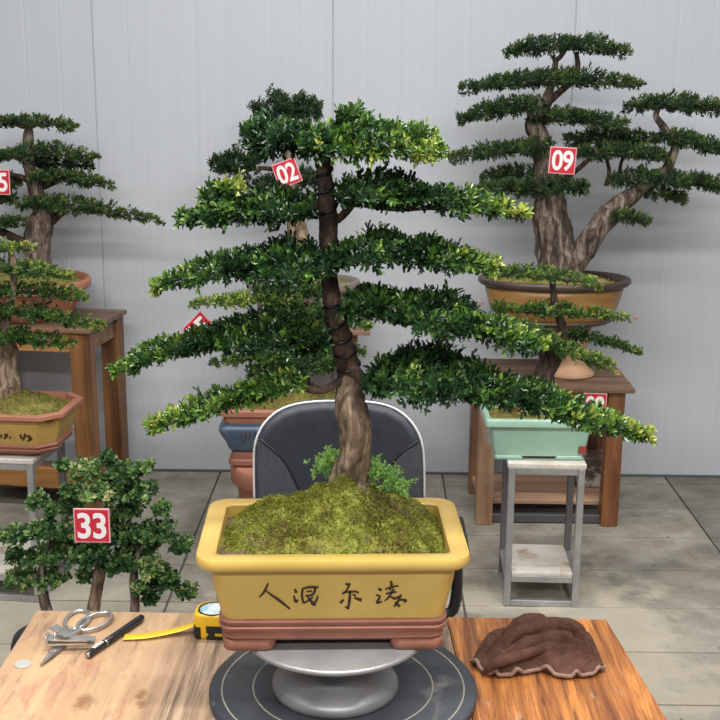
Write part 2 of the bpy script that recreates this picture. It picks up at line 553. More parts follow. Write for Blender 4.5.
def pad(lv, spine, L, W, n, per=7, upw=.55, tint=(.25, .10, .35), slen=2.2, lump=.42, tipw=.5, spread=.9, patch=()):
    """one foliage layer.  spine rows: (px, py, Y, half thickness in px, half depth in m)"""
    SEED[0] += 1
    rng = np.random.default_rng(SEED[0])
    pts = [P(a, b, c) for a, b, c, _, _ in spine]
    ht = []
    for p, (a, b, c, h, hd) in zip(pts, spine):
        d = ray(a, b).normalized()
        hm = h / ppm(p)
        ht.append(max(hm * .42, hm - hd * abs(d.z)) * .78)
    hd = [r[4] for r in spine]
    p1, h1 = resample(pts, ht, 8)
    _, d1 = resample(pts, hd, 8)
    p1 = np.array([tuple(p) for p in p1])
    h1, d1 = np.array(h1), np.array(d1)
    seg = np.linalg.norm(np.diff(p1, axis=0), axis=1)
    cum = np.concatenate([[0], np.cumsum(seg)])
    tot = cum[-1]
    # weight by cross-section size
    wgt = np.sqrt(np.maximum(h1, .3 * h1.max()) * np.maximum(d1, .25 * d1.max()))
    cw = np.concatenate([[0], np.cumsum((wgt[1:] + wgt[:-1]) / 2 * seg)])
    u = rng.uniform(0, cw[-1], n)
    s_ = np.interp(u, cw, cum)
    ins = min(.45 * L, .12 * tot)
    s_ = ins + s_ * (tot - 2 * ins) / tot
    ix = lambda arr: np.interp(s_, cum, arr)
    pos = np.stack([ix(p1[:, 0]), ix(p1[:, 1]), ix(p1[:, 2])], 1)
    tg = np.gradient(p1, axis=0)
    tg /= np.linalg.norm(tg, axis=1, keepdims=True) + 1e-9
    t = np.stack([ix(tg[:, 0]), ix(tg[:, 1]), ix(tg[:, 2])], 1)
    t /= np.linalg.norm(t, axis=1, keepdims=True) + 1e-9
    lat = np.cross(t, np.array([[0, 0, 1.0]]))
    lat /= np.linalg.norm(lat, axis=1, keepdims=True) + 1e-9
    upv = np.cross(lat, t)
    th = rng.uniform(0, 2 * PI, n)
    rr = rng.uniform(0, 1, n) ** .42
    a, b = rr * np.cos(th), rr * np.sin(th)
    b = np.where(b < 0, b * .75, b)
    ph = rng.uniform(0, 6.28, 4)
    lm = 1 + lump * (np.sin(s_ / tot * 17 + ph[0]) * .5 + np.sin(s_ / tot * 9 + 2.5 * a + ph[1]) * .6)
    lm2 = 1 + lump * (np.sin(s_ / tot * 13 + ph[2] + 3 * np.sign(a)) * .7)
    H, D = ix(h1) * lm, ix(d1) * lm2
    base = pos + lat * (a * D)[:, None] + upv * (b * H)[:, None]
    # bare gaps and stray shoots
    fq = 38.0 / max(.25, tot) * tot
    gp = np.sin(pos[:, 0] * fq + a * 5 + ph[1]) + np.sin(s_ * 61 + b * 3 + ph[2]) + np.sin(a * 7 + s_ * 29)
    stray = np.where(rng.uniform(0, 1, n) < .13, rng.uniform(1.1, 1.45, n), 1.0)
    base = pos + lat * (a * D * stray)[:, None] + upv * (b * H * stray)[:, None]
    upl = np.where(b < -.25, -.15, upw)
    d = lat * (a * .9)[:, None] + upv * (b * .9)[:, None] + np.array([[0, 0, 1.0]]) * upl[:, None] + t * tipw * (.3 + s_ / tot)[:, None] + rng.normal(0, .38, (n, 3))
    x = s_ / tot
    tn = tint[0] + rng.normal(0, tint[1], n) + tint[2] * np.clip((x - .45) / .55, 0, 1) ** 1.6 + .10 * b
    # patches of fresh growth
    tn = tn + .12 * np.sin(x * 21 + ph[3] + 4 * a)
    for (x0, x1, g) in patch:
        tn = tn + g * ((x > x0) & (x < x1))
    L_ = np.full(n, L) * rng.uniform(.85, 1.15, n)
    sl = slen * L_ * rng.uniform(.7, 1.2, n) * np.clip(.55 + .45 * H / (H.max() + 1e-9), .4, 1)
    sl = sl * np.where(x > .86, .7, 1.0)
    keep = gp > -1.25
    base = base - d / np.linalg.norm(d, axis=1, keepdims=True) * (sl * .5)[:, None]
    lv.sprigs(rng, base[keep], d[keep], sl[keep], per, L_[keep], np.full(n, W)[keep], tn[keep], spread)
    return p1, h1, d1, lat.mean(0)


def branch_under(mb, spine, r0, r1, drop=.35, n=7, start=None, twigs=6, seed=0):
    """woody branch running low inside a layer, with side twigs"""
    rnd = random.Random(seed + len(mb.v))
    pts, rad = [], []
    k = len(spine)
    for i, (a, b, c, h, hd) in enumerate(spine):
        if i == 0 and k > 2:
            a, b = a + (spine[1][0] - a) * .6, b + (spine[1][1] - b) * .6
        if i == k - 1 and k > 2:
            a, b = a + (spine[-2][0] - a) * .6, b + (spine[-2][1] - b) * .6
        p = P(a, b + h * drop * (1 if i < k - 1 else .3), c)
        p += Vector((rnd.uniform(-1, 1), rnd.uniform(-1, 1), rnd.uniform(-1, 1))) * r0 * .8
        pts.append(p)
    j0 = 0
    if start is not None:
        j0 = min(range(k), key=lambda i: (pts[i] - start).length)
        e = pts[j0]
        m_ = (start + e) / 2 + Vector((0, 0, -.15 * (e - start).length))
        mb.tube([start, m_, e], [r0 * 1.3, r0 * 1.1, r0], n, sub=6, gnarl=.15)
    for i in range(k):
        rad.append(r0 + (r1 - r0) * abs(i - j0) / max(1, max(j0, k - 1 - j0)))
    mb.tube(pts, rad, n, sub=5, gnarl=.12)
    for i, (a, b, c, h, hd) in enumerate(spine[:-1]):
        a2, b2, c2 = spine[i + 1][:3]
        for j in range(twigs):
            t = .2 + .5 * rnd.random()
            p = P(a + (a2 - a) * t, b + (b2 - b) * t + h * drop, c + (c2 - c) * t)
            s = rnd.choice((-1, 1))
            q = p + Vector((rnd.uniform(-.01, .015) * (1 if a2 > a else -1), s * hd * rnd.uniform(.3, .7), rnd.uniform(.0, .5) * h / ppm(p)))
            mid = (p + q) / 2 + Vector((0, 0, -.006))
            mb.tube([p, mid, q], [r1 * 1.1, r1 * .8, r1 * .4], 5, sub=3)


def tufts(lv, pts, nrm, L, W, rng, tint, var):
    n = len(pts)
    d = nrm + rng.normal(0, .55, (n, 3))
    d /= np.linalg.norm(d, axis=1, keepdims=True)
    w = np.cross(d, rng.normal(0, 1, (n, 3)))
    w /= np.linalg.norm(w, axis=1, keepdims=True) + 1e-9
    lv.blades(pts, d, w, L * rng.uniform(.5, 1.3, n), W * rng.uniform(.6, 1.2, n), tint + rng.normal(0, var, n), 0.1, 0.25)


def mound(c, hx, hy, zb, h, parent, loc, m, rot=0., n=46, tn=2600, peak=(0, 0), power=1.5, tl=.006, name='moss_mound', seed=5, tint=.45, corner=4.0, rough=.006, cone=0):
    """moss-covered soil mound filling a pot; returns a height function"""
    rnd = np.random.default_rng(seed)
    vs, fs = [], []
    cr, sr = math.cos(rot), math.sin(rot)

    def hgt(x, y):
        u, v = x / hx, y / hy
        r = ((abs(u) ** corner + abs(v) ** corner) ** (1 / corner))
        dx, dy = (u - peak[0]), (v - peak[1])
        q = max(0., 1 - (math.hypot(dx, dy * .9) / 1.12) ** power) if power > 0 else 0
        e = max(0., 1 - r ** 6)
        if cone:
            q = max(0., 1 - math.hypot(dx, dy * .8) / cone)
            q = .75 * q + .25 * q * q * (3 - 2 * q) - .10 * max(0, q - .8)
            q *= 1 + .35 * noise.noise(Vector((x * 9 + seed, y * 9, 1.)))
            hgt.q = q
        w = noise.fractal(Vector((x * 22 + seed, y * 22, 0)), 1., 2., 4)
        return zb + (h * q * min(1, e * 1.6)) + rough * w * (0.4 + e)

    for i in range(n + 1):
        for j in range(n + 1):
            x, y = hx * (2 * i / n - 1), hy * (2 * j / n - 1)
            vs.append((c[0] + x * cr - y * sr, c[1] + x * sr + y * cr, hgt(x, y)))
    for i in range(n):
        for j in range(n):
            if corner < 3 and math.hypot(2 * (i + .5) / n - 1, 2 * (j + .5) / n - 1) > 1.0:
                continue
            fs.append([i * (n + 1) + j, (i + 1) * (n + 1) + j, (i + 1) * (n + 1) + j + 1, i * (n + 1) + j + 1])
    mb = MB().add(vs, fs, 0, True)
    if cone:
        for k, f in enumerate(fs):
            i, j = divmod(k, n)
            x, y = hx * (2 * (i + .5) / n - 1), hy * (2 * (j + .5) / n - 1)
            hgt(x, y)
            if hgt.q + .10 * noise.noise(Vector((x * 40, y * 40, 2))) < .10:
                mb.mi[k] = 1
    mo = mb.build(name, [m, M['soil']], parent, loc)
    if tn:
        lv = Leaves()
        xs, ys = rnd.uniform(-.97, .97, tn) * hx, rnd.uniform(-.97, .97, tn) * hy
        if corner < 3:
            ok = np.hypot(xs / hx, ys / hy) < .98
            xs, ys = xs[ok], ys[ok]
            tn = len(xs)
        if cone:
            ok = []
            for x, y in zip(xs, ys):
                hgt(x, y)
                ok.append(hgt.q + .12 * noise.noise(Vector((x * 40, y * 40, 2))) > .11 or rnd.random() < .12)
            xs, ys = xs[ok], ys[ok]
            tn = len(xs)
        pts = np.array([(c[0] + x * cr - y * sr, c[1] + x * sr + y * cr, hgt(x, y)) for x, y in zip(xs, ys)])
        e = .004
        nr = np.array([(-(hgt(x + e, y) - hgt(x - e, y)) / (2 * e), -(hgt(x, y + e) - hgt(x, y - e)) / (2 * e), 1) for x, y in zip(xs, ys)])
        nr = np.stack([nr[:, 0] * cr - nr[:, 1] * sr, nr[:, 0] * sr + nr[:, 1] * cr, nr[:, 2]], 1)
        nr /= np.linalg.norm(nr, axis=1, keepdims=True)
        tt = np.array([noise.noise(Vector((x * 17 + seed, y * 17, 3))) * .55 + noise.noise(Vector((x * 45 + seed, y * 45, 7))) * .35 for x, y in zip(xs, ys)])
        tufts(lv, pts, nr, np.full(tn, tl), np.full(tn, tl * .34), rnd, tint + tt, .16)
        lv.build('moss_tufts', M['moss_tuft'], mo, loc)
    return lambda X, Y: hgt((X - c[0]) * cr + (Y - c[1]) * sr, -(X - c[0]) * sr + (Y - c[1]) * cr)


# ------------------------------------------------------------------ the room
YW = 4.62


def build_wall():
    xs = []
    x0 = P(333, 100, YW).x
    prof = []
    W0, W1 = -3.2, 3.2
    pitch = 0.1333
    k0 = int((W0 - x0) / pitch) - 1
    x = x0 + k0 * pitch
    k = k0
    while x < W1:
        if k % 7 == 0:
            prof += [(x - .0035, 0), (x - .002, .007), (x + .002, .007), (x + .0035, 0)]
        else:
            prof += [(x - .004, 0), (x - .001, .0007), (x + .001, .0007), (x + .004, 0)]
        k += 1
        x += pitch
    mb = MB()
    vs, fs = [], []
    for z in (0, 3.4):
        for (x, d) in prof:
            vs.append((x, YW + d, z))
        for (x, d) in reversed(prof):
            vs.append((x, YW + .06, z))
    n = len(prof) * 2
    for i in range(n):
        j = (i + 1) % n
        fs.append([i, j, n + j, n + i])
    mb.add(vs, fs)
    m = mat('coated_panel', (0.52, 0.54, 0.575), 0.33, 0.0, 0.5)
    nt = m.node_tree
    b = nt.nodes['Principled BSDF']
    f = noise_tex(nt, coords(nt, (30, 1, .35)), 2.0, 5, .6)
    r = ramp(nt, [(0.3, (0.545, 0.57, 0.61)), (0.7, (0.575, 0.60, 0.64))])
    nt.links.new(f, r.inputs['Fac'])
    nt.links.new(r.outputs['Color'], b.inputs['Base Color'])
    bp = nt.nodes.new('ShaderNodeBump')
    bp.inputs['Strength'].default_value = .05
    bp.inputs['Distance'].default_value = .004
    nt.links.new(f, bp.inputs['Height'])
    nt.links.new(bp.outputs['Normal'], b.inputs['Normal'])
    struct(mb.build('wall_back', m))
    struct(MB().box((-3.2, YW - .012, 0.0), (3.2, YW, .008)).build('baseboard_back', M['trim']))


def build_floor():
    m = noisy('concrete_slab', [(0.32, (0.19, 0.170, 0.135)), (0.5, (0.285, 0.26, 0.215)), (0.66, (0.37, 0.345, 0.29))], 7, (1, 1, 1), .74, bump=.3,
              bscale=70, second=((0.155, 0.14, 0.115), 2.4, 0.50, 0.66), rvar=.1, detail=10)
    nt = m.node_tree                      # small dark specks of bark and dirt
    b = nt.nodes['Principled BSDF']
    old = b.inputs['Base Color'].links[0].from_socket
    f = noise_tex(nt, coords(nt), 34, 3, .6)
    mr = nt.nodes.new('ShaderNodeMapRange')
    mr.inputs['From Min'].default_value = .64
    mr.inputs['From Max'].default_value = .74
    nt.links.new(f, mr.inputs['Value'])
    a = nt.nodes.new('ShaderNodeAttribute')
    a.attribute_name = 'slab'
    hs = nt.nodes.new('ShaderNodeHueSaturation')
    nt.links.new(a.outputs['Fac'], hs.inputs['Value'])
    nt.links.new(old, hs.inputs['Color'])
    mx = nt.nodes.new('ShaderNodeMix')
    mx.data_type = 'RGBA'
    nt.links.new(mr.outputs['Result'], mx.inputs['Factor'])
    nt.links.new(hs.outputs['Color'], mx.inputs['A'])
    mx.inputs['B'].default_value = (0.10, 0.08, 0.06, 1)
    # pale patches: dried-out dust, plus brighter light near the front painted into the colour
    dq = G(625, 655)
    tc = nt.nodes.new('ShaderNodeTexCoord')
    last = mx.outputs['Result']
    for (qx, qy, rx, ry) in ((dq.x, dq.y + .02, .26, .55), (G(20, 640).x, G(20, 640).y, .6, .5), (G(480, 600).x, G(480, 600).y, .5, .10)):
        mp = nt.nodes.new('ShaderNodeMapping')
        mp.vector_type = 'POINT'
        mp.inputs['Scale'].default_value = (1 / rx, 1 / ry, 0)
        mp.inputs['Location'].default_value = (-qx / rx, -qy / ry, 0)
        nt.links.new(tc.outputs['Object'], mp.inputs['Vector'])
        ln = nt.nodes.new('ShaderNodeVectorMath')
        ln.operation = 'LENGTH'
        nt.links.new(mp.outputs['Vector'], ln.inputs[0])
        nz = noise_tex(nt, coords(nt), 7, 6, .6)
        ad = nt.nodes.new('ShaderNodeMath')
        ad.operation = 'MULTIPLY_ADD'
        nt.links.new(nz, ad.inputs[0])
        ad.inputs[1].default_value = 3.2
        nt.links.new(ln.outputs['Value'], ad.inputs[2])
        m2 = nt.nodes.new('ShaderNodeMapRange')
        m2.inputs['From Min'].default_value = 2.65
        m2.inputs['From Max'].default_value = 2.15
        m2.inputs['To Max'].default_value = .6
        nt.links.new(ad.outputs[0], m2.inputs['Value'])
        mz = nt.nodes.new('ShaderNodeMix')
        mz.data_type = 'RGBA'
        nt.links.new(m2.outputs['Result'], mz.inputs['Factor'])
        nt.links.new(last, mz.inputs['A'])
        mz.inputs['B'].default_value = (0.50, 0.445, 0.345, 1)
        last = mz.outputs['Result']
    nt.links.new(last, b.inputs['Base Color'])
    sx = 0.937
    x0 = G(443, 479).x
    sy = 0.2925
    y0 = 4.235
    mb = MB()
    vals = []
    rnd = random.Random(4)
    g = .0035
    for i in range(-4, 5):
        for j in range(-16, 2):
            xa, xb = x0 + i * sx + g, x0 + (i + 1) * sx - g
            ya, yb = y0 + j * sy + g, min(y0 + (j + 1) * sy - g, YW + .03)
            if ya > YW:
                continue
            n0 = len(mb.v)
            mb.box((xa, ya, -.03), (xb, yb, rnd.uniform(-.0006, .0006)), 0, .002)
            v = rnd.uniform(.90, 1.08)
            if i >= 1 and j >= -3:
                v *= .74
            vals += [v] * (len(mb.v) - n0)
    n0 = len(mb.v)
    mb.box((-3.8, -.6, -.05), (3.8, YW + .05, -.008), 1)
    vals += [1] * (len(mb.v) - n0)
    o = mb.build('floor', [m, M['joint']])
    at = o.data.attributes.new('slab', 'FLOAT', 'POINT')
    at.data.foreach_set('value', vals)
    struct(o)


build_wall()
build_floor()


# ------------------------------------------------------------------ tables and stands
def wooden_table(label, cx, cy, w, d, h, rot, leg=.062, over=.028, mats=None, shelf=None, bar=None, worn=False):
    """four-legged wooden side table; cx, cy is the middle of the top"""
    t = empty('side_table', (cx, cy, 0), label, 'table')
    t.rotation_euler.z = rot
    top = MB()
    nb = 3
    for k in range(nb):
        y0, y1 = -d / 2 + d * k / nb, -d / 2 + d * (k + 1) / nb
        top.box((-w / 2, y0 + .001, h - .018), (w / 2, y1 - .001, h), 0, .003)
    top.build('tabletop', M['side_top'], t)
    hx, hy = w / 2 - over, d / 2 - over
    for i, (sx, sy) in enumerate(((-1, -1), (1, -1), (-1, 1), (1, 1))):
        m = M['side_wood']
        if mats:
            m = mats[i]
        x1, y1 = sx * hx, sy * hy
        MB().box((min(x1, x1 - sx * leg), min(y1, y1 - sy * leg), 0), (max(x1, x1 - sx * leg), max(y1, y1 - sy * leg), h - .018), 0, .004).build('leg', m, t)
    for sy in (-1, 1):
        ya = sy * (hy - .012)
        MB().box((-hx + leg, min(ya, ya - sy * .022), h - .095), (hx - leg, max(ya, ya - sy * .022), h - .018), 0, .003).build('apron', M['orange_wood'] if sy < 0 else M['side_wood_x'], t)
    for sx in (-1, 1):
        xa = sx * (hx - .012)
        MB().box((min(xa, xa - sx * .022), -hy + leg, h - .095), (max(xa, xa - sx * .022), hy - leg, h - .018), 0, .003).build('apron', M['side_wood_x'], t)
    if shelf:
        z, m, ya, yb = shelf
        sh = MB()
        sh.box((-hx + .012, ya, z - .018), (hx - .012, yb, z), 0, .003)
        sh.build('shelf', m, t)
    if bar:
        for (z0, z1, y0, y1, m) in bar:
            MB().box((-hx + leg * .4, y0, z0), (hx - leg * .4, y1, z1), 0, .003).build('stretcher', m, t)
    return t


def steel_stand(label, fl, fr, depth, h, shelf_z, rot=0., grp='steel tube plant stands'):
    """square steel tube stand with a white board on top and one low shelf; fl, fr = outer front feet"""
    w = (fr - fl).length
    t = empty('plant_stand', fl, label, 'plant stand', grp)
    t.rotation_euler.z = rot
    q = .021
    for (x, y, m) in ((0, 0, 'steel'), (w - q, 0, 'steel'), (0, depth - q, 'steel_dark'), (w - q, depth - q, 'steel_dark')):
        MB().box((x, y, 0), (x + q, y + q, h - .016), 0, .002).build('leg', M[m], t)

    def frame(z, name, back=True, sides=True, front=True):
        mb = MB()
        if front:
            mb.box((q, .001, z), (w - q, q - .001, z + q), 0, .002)
        if back:
            mb.box((q, depth - q + .001, z), (w - q, depth - .001, z + q), 0, .002)
        if sides:
            mb.box((.001, q, z), (q - .001, depth - q, z + q), 0, .002)
            mb.box((w - q + .001, q, z), (w - .001, depth - q, z + q), 0, .002)
        mb.build(name, M['steel'], t)

    frame(h - .016 - q, 'top_frame')
    frame(0.0, 'base_frame', back=False)
    frame(shelf_z - .012 - q, 'shelf_frame')
    MB().box((-.003, -.003, h - .016), (w + .003, depth + .003, h), 0, .003).build('board', M['white_board'], t)
    MB().box((q + .001, .002, shelf_z - .012), (w - q - .001, depth - .002, shelf_z), 0, .002).build('shelf', M['white_board'], t)
    return t


# right-hand wooden table (the one carrying the big oval pot)
RT_H = .54
rt_l, rt_r = G(475, 523), G(618, 528)
rt_y0 = (rt_l.y + rt_r.y) / 2
rt_y1 = 4.43
rt_leg_w = rt_r.x - rt_l.x
rt_cx, rt_cy = (rt_l.x + rt_r.x) / 2, (rt_y0 + rt_y1) / 2
rt_d = rt_y1 - rt_y0 + .07
wooden_table('brown wooden table under the oval ochre pot, right of the office chair', rt_cx, rt_cy, rt_leg_w + .056, rt_d, RT_H, 0,
             mats=[M['leg_worn'], M['leg_right'], M['leg_worn'], M['leg_right']],
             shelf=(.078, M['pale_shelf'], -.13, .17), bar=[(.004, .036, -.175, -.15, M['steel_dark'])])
# left-hand wooden table
LT_H = .72
lt_rf, lt_rb = G(89, 330, LT_H), G(128, 309, LT_H)
lt_dir = (lt_rb - lt_rf)
LT_ROT = -math.atan2(lt_dir.x, lt_dir.y)
LT_D = min(lt_dir.length, .40)
LT_W = .56
ux, uy = Vector((math.cos(LT_ROT), math.sin(LT_ROT), 0)), Vector((-math.sin(LT_ROT), math.cos(LT_ROT), 0))
lt_c = lt_rf - ux * (LT_W / 2) + uy * (LT_D / 2)
wooden_table('brown wooden table under the round terracotta bowl, at the left', lt_c.x, lt_c.y, LT_W, LT_D, LT_H, LT_ROT, leg=.072, over=.012,
             shelf=(.085, M['side_top'], -.13, .15), bar=[(.085, .165, -.165, -.14, M['orange_wood'])])
# middle table, mostly hidden by foliage
MT_H = .72
mt_r = G(370, 331, MT_H)
wooden_table('wooden table mostly hidden behind the chair and the blue pot', mt_r.x - .24, mt_r.y + .19, .48, .38, MT_H, 0, leg=.05, over=.05,
             bar=[(.30, .34, .10, .13, M['side_wood_x'])])

# steel stands
RS_H = .475
fl, fr = G(503.5, 606), G(578, 608)
fl.z = fr.z = 0
rs = steel_stand('steel tube stand under the pale green pot, right', fl, fr, .235, RS_H, .115, math.atan2(fr.y - fl.y, fr.x - fl.x))
RS_C = (fl + fr) / 2 + Vector((0, .118, 0))
LS_H = .475
lfr = G(41, 603)
lfr.z = 0
LS_ROT = R(-6)
LS_W = .27
lfl = lfr - Vector((math.cos(LS_ROT), math.sin(LS_ROT), 0)) * LS_W
ls = steel_stand('steel tube stand under the mustard yellow pot, left edge', lfl, lfr, .27, LS_H, .10, LS_ROT)
LS_C = (lfl + lfr) / 2 + Vector((.02, .13, 0))


# ------------------------------------------------------------------ work table in front
TZ = .49
tb_l, tb_r = G(36, 610, TZ), G(607, 619, TZ)
tf_l, tf_r = G(-70, 775, TZ), G(712, 790, TZ)
TILT = (tb_r.y - tb_l.y)
wt = empty('work_table', (0.0, 1.9, 0), 'low wooden work table with pale and orange boards in the foreground', 'table')
loc = Vector((0, 1.9, 0))
cuts_b = [0, .72, 1.0]


def lerp(a, b, t):
    return a + (b - a) * t


M['table_pale'] = wood('pale_worn_board', (0.40, 0.245, 0.125), (0.56, 0.375, 0.21), 'Y', 2.0, .58,
                       worn=[((0.43, 0.26, 0.165), 7, .46, .66, (1.3, .5, 1)), ((0.36, 0.15, 0.10), 13, .54, .68, (1.6, .4, 1)), ((0.20, 0.125, 0.085), 24, .56, .70, (2, .35, 1))],
                       knots=[(G(84, 702, TZ).x, G(84, 702, TZ).y - 1.9, .018), (G(141, 694, TZ).x, G(141, 694, TZ).y - 1.9, .013),
                              (G(142, 704, TZ).x, G(142, 704, TZ).y - 1.9, .012),],
                       xfade=(G(135, 680, TZ).x, G(215, 680, TZ).x, (0.10, 0.06, 0.04), (0.44, 0.31, 0.205)))
M['table_orange'] = wood('orange_board_strong_grain', (0.13, 0.036, 0.012), (0.60, 0.235, 0.06), 'Y', 3.4, .40,
                         worn=[((0.13, 0.042, 0.017), 9, .47, .62, (5, .22, 1)), ((0.46, 0.33, 0.25), 14, .60, .72, (2, .6, 1)), ((0.06, 0.02, 0.012), 16, .55, .66, (5, .25, 1))])
top = MB()
for k, m in enumerate((0, 1)):
    a, b = cuts_b[k], cuts_b[k + 1]
    e = .0012
    q = [lerp(tf_l, tf_r, a), lerp(tf_l, tf_r, b), lerp(tb_l, tb_r, b), lerp(tb_l, tb_r, a)]
    q[0].x += e; q[3].x += e; q[1].x -= e; q[2].x -= e
    bm = bmesh.new()
    vs = [bm.verts.new((p.x, p.y, TZ - .035)) for p in q] + [bm.verts.new((p.x, p.y, TZ)) for p in q]
    for f in ([3, 2, 1, 0], [4, 5, 6, 7], [0, 1, 5, 4], [1, 2, 6, 5], [2, 3, 7, 6], [3, 0, 4, 7]):
        bm.faces.new([vs[i] for i in f])
    bmesh.ops.bevel(bm, geom=bm.edges[:], offset=.003, segments=2, affect='EDGES')
    bm.verts.index_update()
    top.add([v.co - loc for v in bm.verts], [[v.index for v in f.verts] for f in bm.faces], m)
    bm.free()
top.build('tabletop', [M['table_pale'], M['table_orange']], wt)
for px_, c in ((.22, tb_l), (-.06, tb_r), (.10, tf_l), (-.10, tf_r)):
    x = c.x + px_ - loc.x
    y = c.y - loc.y + (-.06 if c.y > 1.9 else .08)
    MB().box((x - .03, y - .03, 0), (x + .03, y + .03, TZ - .035), 0, .003).build('leg', M['side_wood'], wt)

# ------------------------------------------------------------------ black disc and metal turntable
PC = Vector((G(343, 693, TZ).x, 1.955, 0))
disc = empty('round_disc', (PC.x, PC.y, TZ), 'large round black disc lying on the work table under the metal turntable', 'disc')
DR = .250
DT = .016
d_ = MB().lathe([(DR - .006, 0), (DR, .003), (DR, DT - .004), (DR - .004, DT), (.0005, DT)], 96)
d_.build('plate', M['rubber'], disc)
for rr_ in (.168, .226):
    MB().lathe([(rr_ - .0018, DT - .0005), (rr_ - .0012, DT + .0006), (rr_ + .0012, DT + .0006), (rr_ + .0018, DT - .0005)], 96, caps=False).build('groove_ring', M['ring_groove'], disc)
PZ = .628                               # top of the turntable plate
TTC = Vector((G(335, 690, TZ + DT).x, 1.945, TZ + DT))
tt = empty('turntable', TTC, 'grey cast metal turntable on the black disc, carrying the yellow pot', 'turntable')
Hh = PZ - TZ - DT
MB().lathe([(.113, 0), (.118, .004), (.118, .012), (.112, .022), (.088, .036), (.066, .050), (.056, .062), (.050, .078), (.048, Hh - .030), (.001, Hh - .028)], 72).build('pedestal', M['alu'], tt)
MB().lathe([(.049, Hh - .032), (.120, Hh - .022), (.160, Hh - .014), (.168, Hh - .009), (.169, Hh - .003), (.164, Hh), (.0005, Hh)], 96).build('top_plate', M['alu'], tt)

# ------------------------------------------------------------------ number tags
def number_tag(text, px, py, Y, size, tilt, label, yaw=0., lean=0.):
    p = P(px, py, Y)
    t = empty('number_tag', p, label, 'number tag', 'red number tags hung on the bonsai')
    t.rotation_euler = (lean, tilt, yaw)
    s = size / 2
    MB().box((-s, -.0015, -s), (s, .0025, s), 0, .0008).build('plate', M['tag_edge'], t)
    i = s * .93
    MB().box((-i, -.0022, -i), (i, -.0010, i), 0).build('face', M['tag_red'], t)
    cu = bpy.data.curves.new('digits', 'FONT')
    cu.body = text
    cu.size = size * .98
    cu.align_x, cu.align_y = 'CENTER', 'CENTER'
    cu.extrude = .0006
    cu.offset = size * .022
    cu.space_character = .95
    tmp = bpy.data.objects.new('digits', cu)
    C.objects.link(tmp)
    bpy.context.view_layer.update()
    me = bpy.data.meshes.new_from_object(tmp.evaluated_get(bpy.context.evaluated_depsgraph_get()))
    bpy.data.objects.remove(tmp)
    xs = [v.co.x for v in me.vertices]
    ys = [v.co.y for v in me.vertices]
    cx, cy = (max(xs) + min(xs)) / 2, (max(ys) + min(ys)) / 2
    kx = min(size * .80 / (max(xs) - min(xs)), 1.2)
    ky = size * .76 / (max(ys) - min(ys))
    for v in me.vertices:
        v.co = Vector(((v.co.x - cx) * kx, -.0026 - v.co.z * .5, (v.co.y - cy) * ky))
    me.materials.clear()
    me.materials.append(M['white_ink'])
    o = bpy.data.objects.new('digits', me)
    C.objects.link(o)
    o.parent = t
    return t


# ------------------------------------------------------------------ tree helper
def tree_parts(root, loc, pads, leafm, bark, L, W, dens=1.0, r0=.008, r1=.002, trunkpts=None, **kw):
    """pads: list of dicts(spine=[(px,py,Y,ht,hd)], n=..., start=point on the trunk, ...)"""
    wood_mb = MB()
    for i, pd in enumerate(pads):
        lv = Leaves()
        opts = dict(kw)
        opts.update(pd.get('o', {}))
        pad(lv, pd['s'], pd.get('L', L), pd.get('W', W), int(pd['n'] * dens), **opts)
        for extra in pd.get('x', ()):
            pad(lv, extra['s'], pd.get('L', L), pd.get('W', W), int(extra['n'] * dens), **{**opts, **extra.get('o', {})})
        f = lv.build('foliage', pd.get('m', leafm), root, loc)
        mb = MB()
        branch_under(mb, pd['s'], pd.get('r0', r0), pd.get('r1', r1), pd.get('drop', .35), start=pd.get('start'), seed=i, twigs=pd.get('tw', 5))
        mb.build('branch', pd.get('bark', bark), root, loc)


def sp(rows, Y, hd, dy=0.0):
    """spine rows (px, py, ht) -> with depth; hd = list or number; dy = drift of Y along it"""
    n = len(rows)
    out = []
    for i, (a, b, h) in enumerate(rows):
        t = i / max(1, n - 1)
        w = hd[i] if hasattr(hd, '__len__') else hd
        out.append((a, b, Y + dy * t, h, w))
    return out


# ------------------------------------------------------------------ the main bonsai in the yellow pot
PR = R(2.6)
pc = Vector((0, 0, 0))
rim_front = G(335, 556, .823)
rim_back = G(330, 496, .823)
PC2 = Vector(((rim_front.x + rim_back.x) / 2 + .001, (rim_front.y + rim_back.y) / 2, PZ))
main = empty('potted_bonsai', PC2, 'large layered bonsai in the yellow rectangular pot on the turntable, in front', 'bonsai')
HX, HY = .236, (rim_back.y - rim_front.y) / 2 + .008
cc = (PC2.x, PC2.y)
z0 = PZ
pot = MB()
rings = [(z0 + 0.0640, .196, HY - .040, .026), (z0 + 0.0790, .199, HY - .037, .027), (z0 + 0.1320, .210, HY - .027, .029), (z0 + 0.1620, .214, HY - .023, .03),
         (z0 + 0.1650, .222, HY - .015, .032), (z0 + 0.1680, HX - .004, HY - .004, .037), (z0 + 0.1730, HX, HY, .04), (z0 + .1845, HX, HY, .04), (z0 + .1882, HX - .0015, HY - .0015, .039), (z0 + .1895, HX - .006, HY - .006, .036), (z0 + .1895, HX - .029, HY - .029, .018), (z0 + 0.1860, HX - .034, HY - .034, .015),
         (z0 + 0.1520, HX - .036, HY - .036, .014)]
rect_loft(pot, rings, 8, cc, PR)
pot_o = smooth_angle(pot.build('pot', M['yellow'], main, PC2), 50)
pot_o['label'] = 'yellow glazed rectangular pot with a wide rim'
bb = MB()
